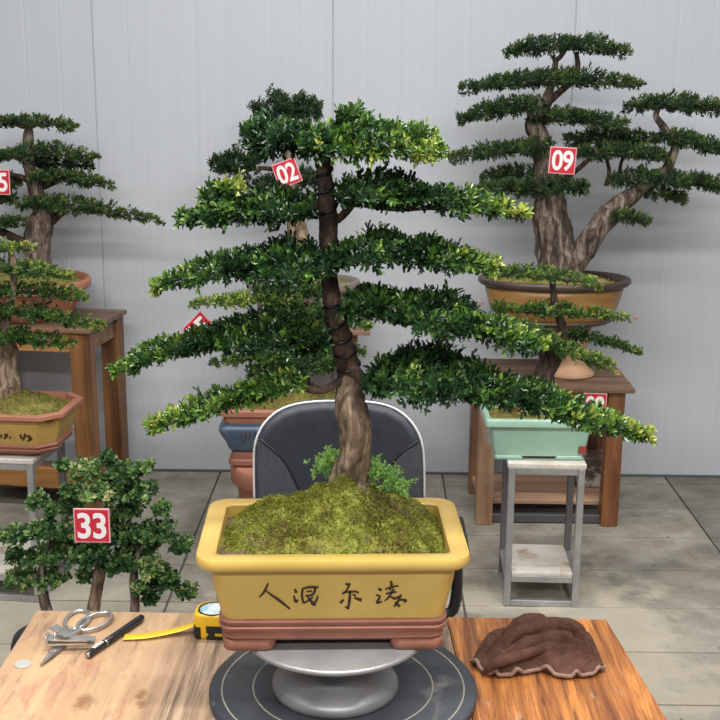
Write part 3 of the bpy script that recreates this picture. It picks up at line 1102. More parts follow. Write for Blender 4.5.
rings = [(z0 + 0.0200, .188, HY - .048, .024), (z0 + 0.0240, .193, HY - .043, .025), (z0 + 0.0280, .196, HY - .040, .026), (z0 + 0.0340, .194, HY - .042, .026), (z0 + 0.0370, .1945, HY - .0415, .026),
         (z0 + 0.0420, .200, HY - .036, .027), (z0 + 0.0480, .201, HY - .035, .027), (z0 + 0.0510, .197, HY - .039, .026), (z0 + 0.0540, .200, HY - .036, .027),
         (z0 + 0.0600, .201, HY - .035, .027), (z0 + 0.0645, .196, HY - .040, .026)]
rect_loft(bb, rings, 8, cc, PR)
bo = smooth_angle(bb.build('base_band', M['terracotta_red'], pot_o, PC2), 40)
for sx in (-1, 1):
    for sy in (-1, 1):
        fm = MB()
        x0, y0 = sx * (.193 - .045), sy * (HY - .044 - .043)
        ca, sa = math.cos(PR), math.sin(PR)
        fx, fy = cc[0] + x0 * ca - y0 * sa, cc[1] + x0 * sa + y0 * ca
        rect_loft(fm, [(z0 + .0002, .043, .040, .016), (z0 + .004, .046, .043, .018), (z0 + .018, .047, .044, .018), (z0 + .0215, .045, .042, .016)], 5, (fx, fy), PR)
        fm.build('foot', M['terracotta_red'], pot_o, PC2)

# brush lettering on the front of the pot: strokes in picture units of the pot's face
STROKES = [
    [(131, 147, 3), (120, 172, 5), (110, 186, 4), (99, 196, 2)], [(119, 170, 2), (140, 186, 4), (170, 207, 6), (206, 236, 3)],
    [(222, 167, 4), (228, 181, 6)], [(219, 189, 3), (225, 210, 6), (234, 204, 2)], [(250, 163, 4), (247, 190, 5), (252, 216, 4)],
    [(250, 166, 3), (272, 161, 5), (292, 163, 5), (284, 186, 5), (258, 191, 3)], [(262, 176, 3), (282, 174, 3)], [(286, 163, 3), (304, 160, 4)],
    [(252, 216, 3), (270, 206, 4), (285, 195, 3)], [(266, 194, 3), (282, 214, 6), (294, 224, 4)], [(302, 190, 3), (294, 210, 5), (280, 222, 4)],
    [(396, 149, 4), (412, 155, 6)], [(412, 148, 3), (397, 176, 4), (384, 184, 3)], [(388, 179, 3), (432, 176, 4), (440, 183, 3)], [(412, 172, 4), (410, 205, 6), (405, 236, 4)], [(405, 236, 3), (396, 227, 4)],
    [(390, 203, 4), (378, 216, 6)], [(426, 197, 4), (452, 206, 7)], [(420, 186, 3), (432, 190, 4)],
    [(508, 166, 4), (520, 172, 6)], [(500, 188, 3), (514, 193, 4), (504, 214, 5), (522, 210, 3)], [(550, 140, 3), (554, 152, 6), (548, 172, 3)],
    [(532, 168, 3), (558, 160, 4), (578, 156, 3)], [(534, 184, 3), (560, 178, 5), (572, 178, 2)], [(562, 166, 4), (544, 196, 4), (530, 208, 2)],
    [(548, 192, 3), (566, 200, 5), (584, 190, 3)], [(588, 186, 3), (574, 214, 5), (562, 228, 3)], [(566, 212, 4), (582, 228, 6)], [(580, 204, 4), (604, 206, 5), (596, 214, 2)],
]


def lettering(strokes, ox, oy, k, face, mb, raise_=.0008, th=1.0):
    """strokes in crop units; face(px,py) -> (point on pot face, outward normal)"""
    for st in strokes:
        pts = [Vector((a, b, 0)) for a, b, w in st]
        path, rad = resample(pts, [w for _, _, w in st], 5)
        L, Rr = [], []
        for i, p in enumerate(path):
            t = path[min(i + 1, len(path) - 1)] - path[max(0, i - 1)]
            nn = Vector((-t.y, t.x, 0)).normalized() * (rad[i] * .80 + .6) * th
            for lst, q in ((L, p + nn), (Rr, p - nn)):
                a, n = face(ox + q.x / k, oy + q.y / k)
                lst.append(a + n * raise_)
        n = len(L)
        mb.add(L + Rr, [[i, i + 1, n + i + 1, n + i] for i in range(n - 1)])


def plane_face(p0, nrm):
    def f(px, py):
        d = ray(px, py)
        t = (p0 - CAM).dot(nrm) / d.dot(nrm)
        return CAM + d * t, nrm
    return f


ca, sa = math.cos(PR), math.sin(PR)
ylo, yhi = HY - .037, HY - .023


def pt_front(x, yo, z):
    return Vector((cc[0] + x * ca + yo * sa, cc[1] + x * sa - yo * ca, z))


f0, f1 = pt_front(0, HY - .037, z0 + .079), pt_front(0, HY - .027, z0 + .132)
ex = Vector((ca, sa, 0))
nf = ex.cross(f1 - f0).normalized()
if nf.y > 0:
    nf = -nf
for xa, xb in ((0, 215), (215, 345), (345, 470), (470, 700)):       # four brush characters
    ch_ = [st for st in STROKES if xa <= sum(q[0] for q in st) / len(st) < xb]
    lm = MB()
    lettering(ch_, 230, 540, 3.43, plane_face(f0, nf), lm)
    lm.build('lettering', M['ink'], pot_o, PC2)

hf = mound(cc, HX - .035, HY - .035, z0 + .164, .108, main, PC2, M['moss'], PR, 80, 14500, (0.07, .16), 1.25, .0062, seed=3, corner=5, tint=.52, rough=.013, cone=1.28)

# trunk
YM = PC2.y + .035
tr = [(351, 500, 46), (350, 485, 40), (351, 473, 34), (355, 455, 31), (355, 430, 31), (350, 408, 30), (349, 394, 27), (349, 376, 21), (347, 360, 21), (342, 343, 22), (336, 325, 21), (332, 302, 18), (329, 272, 16),
      (329, 242, 18), (329, 222, 18), (326, 195, 16), (324, 170, 14), (326, 145, 10), (334, 128, 5)]
tp, trd = [], []
for i, (a, b, w) in enumerate(tr):
    p = P(a, b, YM + .012 * math.sin(i * 1.1))
    tp.append(p)
    trd.append(w / 2 / ppm(p))
n_low = 7
low = MB().tube(tp[:n_low + 1], trd[:n_low + 1], 40, sub=12, gnarl=.17, seed=2, ridge=4, gfreq=1.3)
tr_o = low.build('trunk', M['bark'], main, PC2)
tr_o['label'] = 'pale brown lower trunk'
upm = MB().tube(tp[n_low:], trd[n_low:], 24, sub=10, gnarl=.16, seed=5, ridge=3, gfreq=1.4)
up_o = upm.build('trunk', M['bark_dark'], main, PC2)
up_o['label'] = 'dark upper trunk wrapped in wire'
# wire wraps
for (i0, i1, turns) in ((7, 11, 5), (14, 17, 4.5)):
    sp_, sr_ = resample(tp[i0:i1 + 1], trd[i0:i1 + 1], 12)
    w = []
    n = len(sp_)
    for k in range(n):
        a = turns * 2 * PI * k / n
        w.append(sp_[k] + Vector((math.cos(a), math.sin(a), .15 * math.sin(a))) * (sr_[k] * 1.12 + .001))
    MB().tube(w, .0026, 6, sub=3).build('wire', M['wire'], up_o, PC2)


def T(i):
    return tp[i + 1]


o_r = dict(tint=(.27, .10, .36))
PX = [
    # right side, from the top down
    dict(s=sp([(303, 150, 9), (325, 140, 13), (350, 138, 15), (385, 138, 16), (418, 143, 13), (446, 156, 4)], YM, [.05, .08, .10, .09, .06, .015], -.02), n=520, start=T(16), r0=.006,
         o=dict(tint=(.30, .11, .36)), x=[dict(s=sp([(334, 128, 9), (350, 120, 9), (368, 126, 7)], YM + .02, [.04, .05, .04]), n=110),
                                          dict(s=sp([(300, 148, 6), (345, 151, 7), (400, 149, 7), (438, 152, 5)], YM - .075, [.02, .03, .03, .02]), n=120, o=dict(tint=(.60, .12, .25)))]),
    dict(s=sp([(338, 194, 16), (368, 190, 19), (400, 192, 19), (435, 197, 14), (475, 204, 10), (503, 209, 7), (528, 216, 3)], YM, [.07, .09, .09, .07, .05, .03, .01], -.04), n=580, start=T(13), r0=.007,
         drop=.75, o=dict(tint=(.24, .15, .56))),
    dict(s=sp([(332, 256, 12), (362, 250, 18), (392, 249, 21), (425, 254, 17), (462, 260, 13), (500, 268, 6)], YM + .01, [.07, .1, .10, .08, .06, .02], -.04), n=600, start=T(12), r0=.008,
         o=dict(tint=(.24, .15, .50))),
    dict(s=sp([(346, 300, 15), (375, 303, 20), (410, 309, 23), (450, 316, 23), (490, 328, 20), (525, 340, 13), (548, 349, 5)], YM, [.08, .11, .12, .10, .08, .05, .02], -.05), n=880, start=T(10), r0=.009,
         o=dict(tint=(.26, .15, .38))),
    dict(s=sp([(366, 382, 22), (395, 374, 28), (430, 374, 28), (470, 383, 24), (510, 391, 19), (550, 402, 15), (590, 417, 11), (625, 429, 7), (655, 438, 4)], YM - .03, [.09, .12, .13, .11, .09, .07, .05, .03, .012], -.08), n=1250,
         start=T(7), r0=.010, o=dict(tint=(.23, .15, .50))),
    # left side, from the top down
    dict(s=sp([(318, 145, 12), (290, 138, 18), (262, 137, 18), (246, 143, 9)], YM + .03, [.07, .09, .08, .04]), n=430, start=T(16), r0=.005, o=dict(tint=(.13, .08, .1))),
    dict(s=sp([(318, 206, 14), (285, 208, 17), (250, 210, 17), (218, 213, 15), (195, 216, 9), (174, 219, 4)], YM + .01, [.07, .10, .10, .08, .05, .02]), n=580, start=T(14), r0=.007, o=dict(tint=(.23, .14, .34)),
         x=[dict(s=sp([(240, 200, 7), (218, 194, 11), (202, 200, 7)], YM + .02, [.04, .06, .03]), n=120),
            dict(s=sp([(222, 192, 5), (232, 186, 8), (241, 190, 5)], YM - .0, [.02, .03, .02]), n=45, o=dict(tint=(.82, .1, .0)))]),
    dict(s=sp([(343, 256, 13), (318, 266, 24), (285, 265, 26), (250, 264, 22), (220, 267, 15), (190, 275, 10), (168, 281, 7), (150, 289, 4)], YM - .03, [.05, .09, .11, .11, .08, .06, .03, .012], -.03), n=760, start=T(11), r0=.008,
         o=dict(tint=(.22, .14, .48))),
    dict(s=sp([(326, 338, 26), (292, 334, 28), (255, 333, 22), (220, 337, 14), (185, 344, 12), (150, 355, 9), (128, 365, 6), (111, 373, 4)], YM + .01, [.09, .11, .11, .08, .06, .05, .03, .012], -.05), n=900, start=T(9), r0=.009,
         o=dict(tint=(.25, .15, .38))),
    dict(s=sp([(306, 376, 6), (285, 383, 9), (255, 391, 9), (225, 400, 9), (195, 410, 8), (168, 421, 6), (146, 428, 5)], YM - .06, [.02, .04, .05, .04, .04, .03, .012], -.04), n=330, start=T(6), r0=.006,
         o=dict(tint=(.46, .10, .28))),
]
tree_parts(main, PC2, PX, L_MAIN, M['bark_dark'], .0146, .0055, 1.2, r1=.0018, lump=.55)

# fern-like sprouts beside the trunk
lv = Leaves()
rng = np.random.default_rng(77)
for (px, py, Y, n, r) in ((326, 468, YM + .02, 60, 10), (332, 459, YM + .02, 40, 8), (340, 470, YM + .02, 40, 8), (380, 474, YM + .0, 60, 11), (392, 484, YM + .0, 60, 11), (402, 492, YM - .01, 30, 8), (368, 466, YM + .02, 40, 8)):
    p = P(px, py, Y)
    b = np.array(tuple(p)) + rng.normal(0, 1, (n, 3)) * np.array([r * .6, r * .5, r * .45]) / ppm(p)
    d = rng.normal(0, .5, (n, 3)) + np.array([0, -.15, .9])
    lv.sprigs(rng, b, d, np.full(n, .012), 6, np.full(n, .007), np.full(n, .0035), np.full(n, .5), 1.1)
lv.build('fern_sprouts', L_FERN, main, PC2)

# ------------------------------------------------------------------ tape measure, pen, scissors, clippers, coin, towel
p = G(212, 641, TZ) + Vector((0, .036, 0))
tm = empty('tape_measure', p, 'yellow and black tape measure with its blade pulled out, left of the yellow pot', 'tape measure')
TH = .054
body = MB()


def tape_ring(k, z):
    out = []
    for i in range(40):
        a = 2 * PI * i / 40
        x, y = math.copysign(abs(math.cos(a)) ** .72, math.cos(a)) * .0395, math.copysign(abs(math.sin(a)) ** .72, math.sin(a)) * .0395
        if y < -.030:
            y = -.030 - (abs(y) - .030) * .3
        out.append(Vector((x * k, y * k, z)))
    return out


body.loft([tape_ring(.90, 0), tape_ring(.97, .002), tape_ring(1, .006), tape_ring(1, TH - .008), tape_ring(.97, TH - .002), tape_ring(.90, TH), tape_ring(.82, TH), tape_ring(.80, TH - .002)])
smooth_angle(body.build('case', M['tape_yellow'], tm), 50)
MB().lathe([(.0005, TH - .002), (.028, TH - .002), (.028, TH + .0004), (.024, TH + .0008), (.0005, TH + .0008)], 32).build('label', M['tape_label'], tm)
MB().tube([Vector((math.cos(2 * PI * k / 32) * .0305, math.sin(2 * PI * k / 32) * .0305, TH + .0003)) for k in range(33)], .0016, 6, sub=1).build('trim_ring', M['black'], tm)
gb = MB()
for (a0, a1, z0_, z1_) in ((200, 245, .002, .027), (262, 312, .016, .031), (262, 312, .002, .009), (266, 276, .002, .03), (300, 312, .002, .03)):
    pts_ = []
    for k in range(8):
        a = R(a0 + (a1 - a0) * k / 7)
        x, y = math.copysign(abs(math.cos(a)) ** .72, math.cos(a)) * .0395, math.copysign(abs(math.sin(a)) ** .72, math.sin(a)) * .0395
        if y < -.030:
            y = -.030 - (abs(y) - .030) * .3
        pts_.append((x, y))
    vs = [Vector((x * 1.035, y * 1.035, z)) for z in (z0_, z1_) for x, y in pts_] + [Vector((x * .98, y * .98, z)) for z in (z0_, z1_) for x, y in pts_]
    fs = []
    for k in range(7):
        fs += [[k, k + 1, 8 + k + 1, 8 + k], [16 + k, 24 + k, 24 + k + 1, 16 + k + 1], [8 + k, 8 + k + 1, 24 + k + 1, 24 + k], [k, 16 + k, 16 + k + 1, k + 1]]
    fs += [[0, 8, 24, 16], [7, 23, 31, 15]]
    gb.add(vs, fs)
gb.build('grip', M['black'], tm)
tm.rotation_euler.z = R(-4)
pts = [tm.matrix_basis @ Vector((-.033, 0, .014))]
pth = [(187, 628), (168, 633), (145, 637), (124, 638)]
bl = [P(197, 623, p.y + .0)] + [G(a, b, TZ + z) for (a, b), z in zip(pth, (.012, .006, .003, .002))]
bl, _ = resample(bl, [1] * len(bl), 8)
blm = MB()
L, R2 = [], []
for q in bl:
    L.append(q + Vector((0, -.0125, .003)))
    R2.append(q + Vector((0, .0125, .003)))
n = len(bl)
mid = [q.copy() for q in bl]
th = .0008
vs = L + mid + R2 + [v - Vector((0, 0, th)) for v in L + mid + R2]
fs = []
for i in range(n - 1):
    for a, b in ((0, n), (n, 2 * n)):
        fs.append([a + i, a + i + 1, b + i + 1, b + i])
        fs.append([3 * n + a + i, 3 * n + b + i, 3 * n + b + i + 1, 3 * n + a + i + 1])
    fs.append([i, 3 * n + i, 3 * n + i + 1, i + 1])
    fs.append([2 * n + i, 2 * n + i + 1, 5 * n + i + 1, 5 * n + i])
bm_inv = tm.matrix_basis.inverted()
tm_m = Matrix.Translation(tm.location) @ Matrix.Rotation(tm.rotation_euler.z, 4, 'Z')
inv = tm_m.inverted()
blm.add([inv @ v for v in vs], fs, 0, True)
blo = blm.build('blade', M['tape_blade'], tm)

# pen
a, b = G(88, 655, TZ + .0085), G(141, 618, TZ + .0085)
pen = empty('pen', (a.x, a.y, TZ), 'black pen lying on the work table between scissors and tape measure', 'pen')
pl = Vector((a.x, a.y, TZ))
dr = (b - a)
MB().tube([a, a + dr * .02, a + dr * .30], [.0062, .0070, .0072], 16, sub=4).build('barrel', M['pen'], pen, pl)
MB().tube([a + dr * .305, a + dr * .96, b], [.0080, .0078, .0052], 16, sub=4).build('cap', M['pen'], pen, pl)
MB().tube([a + dr * .300, a + dr * .308], [.0082, .0082], 16, sub=1).build('ring', M['chrome'], pen, pl)
pm = MB()
side = dr.cross(Vector((0, 0, 1))).normalized()
for k in range(5):
    q0 = a + dr * (.10 + k * .035) + Vector((0, 0, .0073))
    for s, ww in ((-.0044, .0042), (.0012, .0026)):
        c0 = q0 + side * s
        pm.add([c0, c0 + dr * .026, c0 + dr * .026 + side * ww, c0 + side * ww], [[0, 1, 2, 3]])
pm.build('print', M['white_ink'], pen, pl)
MB().tube([a - dr * .012, a + dr * .004], [.0050, .0060], 14, sub=1).build('end_plug', M['chrome'], pen, pl)

# scissors
sl_ = G(62, 650, TZ)
sc = empty('scissors', sl_, 'silver bonsai scissors with ring handles on the work table, left', 'scissors')


def loop(c, ra, rb, ang, z=.006, n=20):
    out = []
    for k in range(n + 1):
        t = 2 * PI * k / n
        x, y = ra * math.cos(t), rb * math.sin(t)
        out.append(Vector((c.x + x * math.cos(ang) - y * math.sin(ang), c.y + x * math.sin(ang) + y * math.cos(ang), TZ + z)))
    return out


def flat_blade(pts, half, thick, z):
    mb = MB()
    rings = []
    for (p, w) in zip(pts, half):
        i = pts.index(p)
        t = (pts[min(i + 1, len(pts) - 1)] - pts[max(0, i - 1)])
        t.z = 0
        t.normalize()
        s = Vector((-t.y, t.x, 0))
        rings.append([Vector((*(p + s * w).xy, z - thick / 2)), Vector((*(p - s * w).xy, z - thick / 2)), Vector((*(p - s * w * .8).xy, z + thick / 2)), Vector((*(p + s * w * .8).xy, z + thick / 2))])
    mb.loft(rings, 0, False)
    return mb


for (cx_, cy_, ra, rb, tip, zz) in ((77.5, 621.8, .043, .025, (40.5, 667.5), .005), (95, 625.0, .044, .027, (42.5, 667), .0085)):
    pv0 = G(67, 642, TZ)
    c0_ = G(cx_, cy_, TZ)
    an = math.atan2(c0_.y - pv0.y, c0_.x - pv0.x)
    c = G(cx_, cy_, TZ)
    mb = MB().tube(loop(c, ra, rb, an, zz), .0042, 8, sub=2, caps=False)
    dirn = Vector((math.cos(an), math.sin(an), 0))
    root = c - dirn * ra
    root.z = TZ + zz
    piv = G(67 if cx_ < 90 else 66, 642, TZ)
    piv.z = TZ + zz
    mb.tube([root, (root + piv) / 2, piv], [.0045, .005, .006], 8, sub=4)
    mb.build('handle', M['chrome'], sc, sl_)
    tp_ = G(*tip, TZ)
    d0 = tp_ - piv
    flat_blade([piv, piv + d0 * .35, piv + d0 * .7, tp_], [.008, .0105, .007, .001], .003, TZ + zz).build('blade', M['chrome'], sc, sl_)
pv = G(66.5, 642, TZ)
MB().lathe([(.005, .0), (.005, .012), (.004, .0135), (.0005, .014)], 16, (pv.x, pv.y, TZ + .001)).build('pivot_screw', M['chrome'], sc, sl_)

# folding clippers lying across the scissors
cl_p = G(48, 645, TZ + .016)
cl = empty('nail_clippers', cl_p, 'small silver nail clippers lying across the scissors', 'clippers')
a, b = G(47.5, 642, TZ + .018), G(95, 641, TZ + .018)
dv = (b - a).normalized()
sv = Vector((-dv.y, dv.x, 0))


def bar_pts(a, b, w0, w1, z0_, z1_, th):
    mb = MB()
    rings = []
    for t in (0, .15, .5, .85, 1):
        p = a + (b - a) * t
        w = w0 + (w1 - w0) * t
        z = z0_ + (z1_ - z0_) * t
        if t in (0, 1):
            w *= .8
        rings.append([Vector((p.x, p.y, 0)) + sv * w + Vector((0, 0, z)), Vector((p.x, p.y, 0)) - sv * w + Vector((0, 0, z)),
                      Vector((p.x, p.y, 0)) - sv * w + Vector((0, 0, z + th)), Vector((p.x, p.y, 0)) + sv * w + Vector((0, 0, z + th))])
    return mb.loft(rings, 0, False)


bar_pts(a, b, .012, .010, TZ + .0155, TZ + .0155, .0035).build('lower_arm', M['chrome'], cl, cl_p)
bar_pts(a, b, .012, .010, TZ + .026, TZ + .021, .0035).build('upper_arm', M['chrome'], cl, cl_p)
MB().box((a.x - .003, a.y - .011, TZ + .0155), (a.x + .003, a.y + .011, TZ + .034), 0, .001).build('jaw', M['chrome'], cl, cl_p)
e_ = a + (b - a) * .16
MB().lathe([(.003, 0), (.003, .022)], 12, (e_.x, e_.y, TZ + .0155)).build('pin', M['chrome'], cl, cl_p)
lever = MB()
la, lb = G(52, 628, TZ + .030), G(69, 638, TZ + .030)
la.z, lb.z = TZ + .030, TZ + .036
lever.box((-.028, -.010, 0), (.030, .010, .003), 0, .001)
for k in range(6):
    lever.box((-.026 + k * .006, -.0095, .003), (-.023 + k * .006, .0095, .0045), 0)
lo = lever.build('lever', M['chrome'], cl)
mm = Matrix.Translation((la + lb) / 2 - cl_p) @ Matrix.Rotation(math.atan2(lb.y - la.y, lb.x - la.x), 4, 'Z')
lo.data.transform(mm)

c = G(23, 664.5, TZ)
coin = MB().lathe([(.0160, 0), (.0168, .0006), (.0168, .0018), (.0160, .0022), (.0140, .0018), (.0005, .0018)], 32).build('round_disc', M['coin'])
coin.location = c
tag(coin, 'small pale round metal slug on the work table, left of the scissors', 'disc')

# towel
tw = empty('towel', G(540, 668, TZ), 'crumpled dark brown towel on the right end of the work table', 'towel')
twl = tw.location.copy()
nx, ny = 220, 150
outline_l = [(-1, 474), ]
vs, fs = [], []


def tw_edge(u):
    """front and back outline of the heap in picture pixels for u in 0..1"""
    fx = np.interp(u, [0, .12, .25, .4, .55, .63, .72, .82, .92, 1], [471, 484, 497, 516, 541, 556, 571, 583, 596, 604])
    fy = np.interp(u, [0, .12, .25, .4, .55, .63, .72, .82, .92, 1], [664, 674, 677.5, 676, 672, 677, 679, 678, 676, 670])
    bx = np.interp(u, [0, .12, .25, .4, .55, .7, .85, 1], [474, 489, 494, 516, 541, 567, 588, 600])
    by = np.interp(u, [0, .12, .25, .4, .55, .7, .85, 1], [660, 641, 634, 630, 632, 630, 638, 662])
    return fx, fy, bx, by


RIDGES = []
for pts_, h_, w_ in (([(172, 122), (205, 106), (258, 97), (310, 101)], .066, .019), ([(140, 152), (185, 138), (240, 118), (300, 108), (355, 122), (392, 155)], .074, .018),
                     ([(150, 180), (210, 163), (262, 148), (330, 140), (378, 166)], .062, .015), ([(92, 214), (150, 204), (215, 186), (290, 166), (345, 170)], .050, .013),
                     ([(86, 236), (150, 242), (200, 218), (250, 197), (320, 184)], .036, .012), ([(236, 236), (285, 214), (350, 192), (392, 200)], .040, .012),
                     ([(318, 250), (352, 226), (385, 214), (412, 236)], .032, .012), ([(200, 246), (250, 240), (300, 246)], .024, .010)):
    pts_ = [(a + .10 * (255 - a) * (k_ in (0, len(pts_) - 1)), b - (8 if b > 205 else 0)) for k_, (a, b) in enumerate(pts_)]
    RIDGES.append(([G(440 + a / 2.571, 580 + b / 2.571, TZ + h_ * .8).xy for a, b in pts_], h_, w_))


def seg_d(x, y, a, b):
    dx, dy = b.x - a.x, b.y - a.y
    t = max(0, min(1, ((x - a.x) * dx + (y - a.y) * dy) / (dx * dx + dy * dy)))
    return math.hypot(x - a.x - t * dx, (y - a.y - t * dy))


for i in range(nx + 1):
    u = i / nx
    fx, fy, bx, by = tw_edge(u)
    A, B = G(fx, fy, TZ), G(bx, by, TZ)
    for j in range(ny + 1):
        v = j / ny
        p = A.lerp(B, v)
        x, y = p.x - twl.x, p.y - twl.y
        env = min(1, (math.sin(PI * min(1, max(0, u)))) * 2.6) ** .6
        dome = (min(1, v * 6.0)) ** .5 * (min(1, (1 - v) * 4)) ** .6 * env
        wv = Vector((x * 16, y * 16, 2.))
        qx, qy = p.x + .010 * noise.noise(wv), p.y + .010 * noise.noise(wv + Vector((5, 3, 1)))
        z = .016 + .014 * min(1, v * 2)
        for (pts_, h_, w_) in RIDGES:
            d = min(seg_d(qx, qy, pts_[k], pts_[k + 1]) for k in range(len(pts_) - 1))
            f_ = math.exp(-(d / (w_ * 1.35)) ** 1.3)
            z = max(z, .80 * h_ * f_) + .04 * min(z, h_ * f_)
        z = dome * z + .010 * max(0, 1 - v * 4) * (.5 + .5 * math.sin(u * 34)) * min(1, v * 12)
        z += .0015 * noise.noise(Vector((x * 60, y * 60, 0)))
        p.z = TZ + .003 + max(0, z)
        p.y += .006 * (noise.noise(Vector((x * 14, y * 14, 7.))))
        vs.append(p - twl)
for i in range(nx):
    for j in range(ny):
        fs.append([i * (ny + 1) + j, (i + 1) * (ny + 1) + j, (i + 1) * (ny + 1) + j + 1, i * (ny + 1) + j + 1])
tmb = MB().add(vs, fs, 0, True)
for k, (pts_, h_, w_) in enumerate(RIDGES[:4]):
    r_ = w_ * .85
    n_ = len(pts_)
    pp = [Vector((q.x, q.y, TZ + max(.006, h_ * (.90 if 0 < i < n_ - 1 else .45) - r_ * .95))) - twl for i, q in enumerate(pts_)]
    rr_ = [r_ * (1 if 0 < i < n_ - 1 else .12) for i in range(n_)]
    tmb.tube(pp, rr_, 18, sub=16, gnarl=.16, seed=k + 3, ridge=2, gfreq=1.6)
to = tmb.build('cloth', M['towel'], tw)
sol = to.modifiers.new('thickness', 'SOLIDIFY')
sol.thickness = .003
sol.offset = -1
hem = [Vector(vs[i * (ny + 1)]) + Vector((0, -.003, .0045 + .010 * max(0, math.sin(i * .16)) ** 2)) for i in range(0, nx + 1, 4)]
MB().tube(hem, .0042, 8, sub=3, gnarl=.1).build('hem', M['hem'], tw)
ridge = [Vector(vs[i * (ny + 1) + int(22 + 26 * (i / nx))]) + Vector((0, -.003, .002)) for i in range(4, int(nx * .5), 3)]

# ------------------------------------------------------------------ office chair behind the pot
YC = 2.62
ch0 = P(340, 450, YC)
ch = empty('office_chair', (ch0.x, YC, 0), 'dark navy vinyl office chair with white piping behind the yellow pot', 'chair')
cl0 = Vector((ch0.x, YC, 0))
out = [(255, 500), (254.5, 470), (255, 448), (259, 433), (267, 421), (280, 411.5), (298, 406.5), (320, 405), (345, 405), (370, 405.5), (390, 409), (405, 417), (415, 428), (421, 441), (423.5, 460), (424, 500)]
tl = (P(255, 500, YC), P(424, 500, YC))
bot = P(340, 560, YC).z


def chair_ring(scale, dy):
    pts = [P(a, b, YC) for a, b in out] + [Vector((P(420, 500, YC).x, YC, bot + .03)), Vector((P(405, 500, YC).x, YC, bot)), Vector((P(275, 500, YC).x, YC, bot)), Vector((P(259, 500, YC).x, YC, bot + .03))]
    c = Vector((ch0.x, YC, (pts[8].z + bot) / 2))
    res = []
    for q in pts:
        d = q - c
        x = d.x * scale
        res.append(Vector((c.x + x, YC + dy + .9 * x * x * -1.0 + .05, c.z + d.z * scale)))
    return res


mb = MB()
mb.loft([chair_ring(.02, -.035), chair_ring(.25, -.035), chair_ring(.5, -.035), chair_ring(.72, -.035), chair_ring(.90, -.035), chair_ring(.955, -.032), chair_ring(.985, -.024), chair_ring(1.0, -.012), chair_ring(1.0, .006), chair_ring(.985, .016), chair_ring(.93, .022), chair_ring(.6, .022), chair_ring(.02, .022)], 0, True)
bk = smooth_angle(mb.build('backrest', M['vinyl_smooth'], ch, cl0), 60)


def curved(px, py, off=-.036):
    q = P(px, py, YC)
    x = q.x - ch0.x
    return Vector((q.x, YC + .05 - .9 * x * x + off, q.z))


def side_panel(edge, arc, off):
    """a fan of quads between the outer edge and the seam arc"""
    n = 10
    e, _ = resample([Vector((a, b, 0)) for a, b in edge], [1] * len(edge), 8)
    s, _ = resample([Vector((a, b, 0)) for a, b in arc], [1] * len(arc), 8)
    k = min(len(e), len(s))
    rows = []
    for i in range(k):
        a, b = e[int(i * (len(e) - 1) / (k - 1))], s[int(i * (len(s) - 1) / (k - 1))]
        rows.append([curved(*(a.lerp(b, j / n)).xy, off + (.010 if j == 0 else (.001 if j == n else -.001))) for j in range(n + 1)])
    mb = MB()
    vs = [q for r in rows for q in r]
    fs = [[i * (n + 1) + j, i * (n + 1) + j + 1, (i + 1) * (n + 1) + j + 1, (i + 1) * (n + 1) + j] for i in range(k - 1) for j in range(n)]
    mb.add(vs, fs, 0, True)
    return mb


lp = side_panel([(258, 438), (257.5, 460), (258, 500)], [(262, 436), (285, 462), (305, 505)], -.0385)
lo_ = lp.build('side_panel', M['vinyl'], bk, cl0)
rp = side_panel([(420.5, 440), (421.5, 462), (421.5, 500)], [(417, 438), (395, 460), (376, 505)], -.0385)
rp.build('side_panel', M['vinyl'], bk, cl0)
pip = [q + Vector((0, -.002, 0)) for q in chair_ring(1.003, -.016)[:16]]
MB().tube(pip, .0030, 8, sub=4).build('piping', M['piping'], bk, cl0)
for arc in ([(259, 436), (285, 462), (305, 505)], [(420, 438), (395, 460), (376, 505)]):
    MB().tube([curved(a, b, -.0395) for a, b in arc], .0016, 6, sub=6).build('seam', M['black'], bk, cl0)
seat = MB()
rect_loft(seat, [(.36, .17, .17, .06), (.37, .19, .19, .07), (.40, .20, .20, .08), (.42, .19, .19, .07), (.425, .16, .16, .05)], 6, (ch0.x, YC - .16 + .12))
seat.build('seat', M['vinyl'], ch, cl0)
MB().tube([Vector((ch0.x, YC + .06, .34)), Vector((ch0.x, YC + .11, .42)), Vector((ch0.x, YC + .09, bot + .06))], [.02, .02, .018], 10).build('back_bracket', M['black'], ch, cl0)
MB().lathe([(.022, .07), (.022, .36)], 20, (ch0.x, YC - .02, 0)).build('column', M['black'], ch, cl0)
star = MB()
for k in range(5):
    a = 2 * PI * k / 5 + .3
    q = Vector((ch0.x + .22 * math.cos(a), YC - .02 + .22 * math.sin(a), .055))
    MB().tube([Vector((ch0.x, YC - .02, .09)), q], [.022, .012], 8).build('base_leg', M['black'], ch, cl0)
    MB().lathe([(.006, .0), (.02, .006), (.024, .022), (.02, .04), (.006, .046)], 14, (q.x, q.y, 0)).build('caster', M['black'], ch, cl0)
ax = P(456, 590, YC - .05)
for s in (-1, 1):
    x = ch0.x + s * (ax.x - ch0.x)
    MB().tube([Vector((ch0.x + s * .12, YC - .05, .35)), Vector((x - s * .03, YC - .05, .35)), Vector((x, YC - .05, .39)), Vector((x, YC - .05, .52)), Vector((x, YC - .06, .545))], [.014, .014, .014, .013, .012], 8).build('armrest_post', M['black'], ch, cl0)
    MB().box((x - .022, YC - .17, .54), (x + .022, YC + .06, .565), 0, .009).build('armrest', M['black'], ch, cl0)

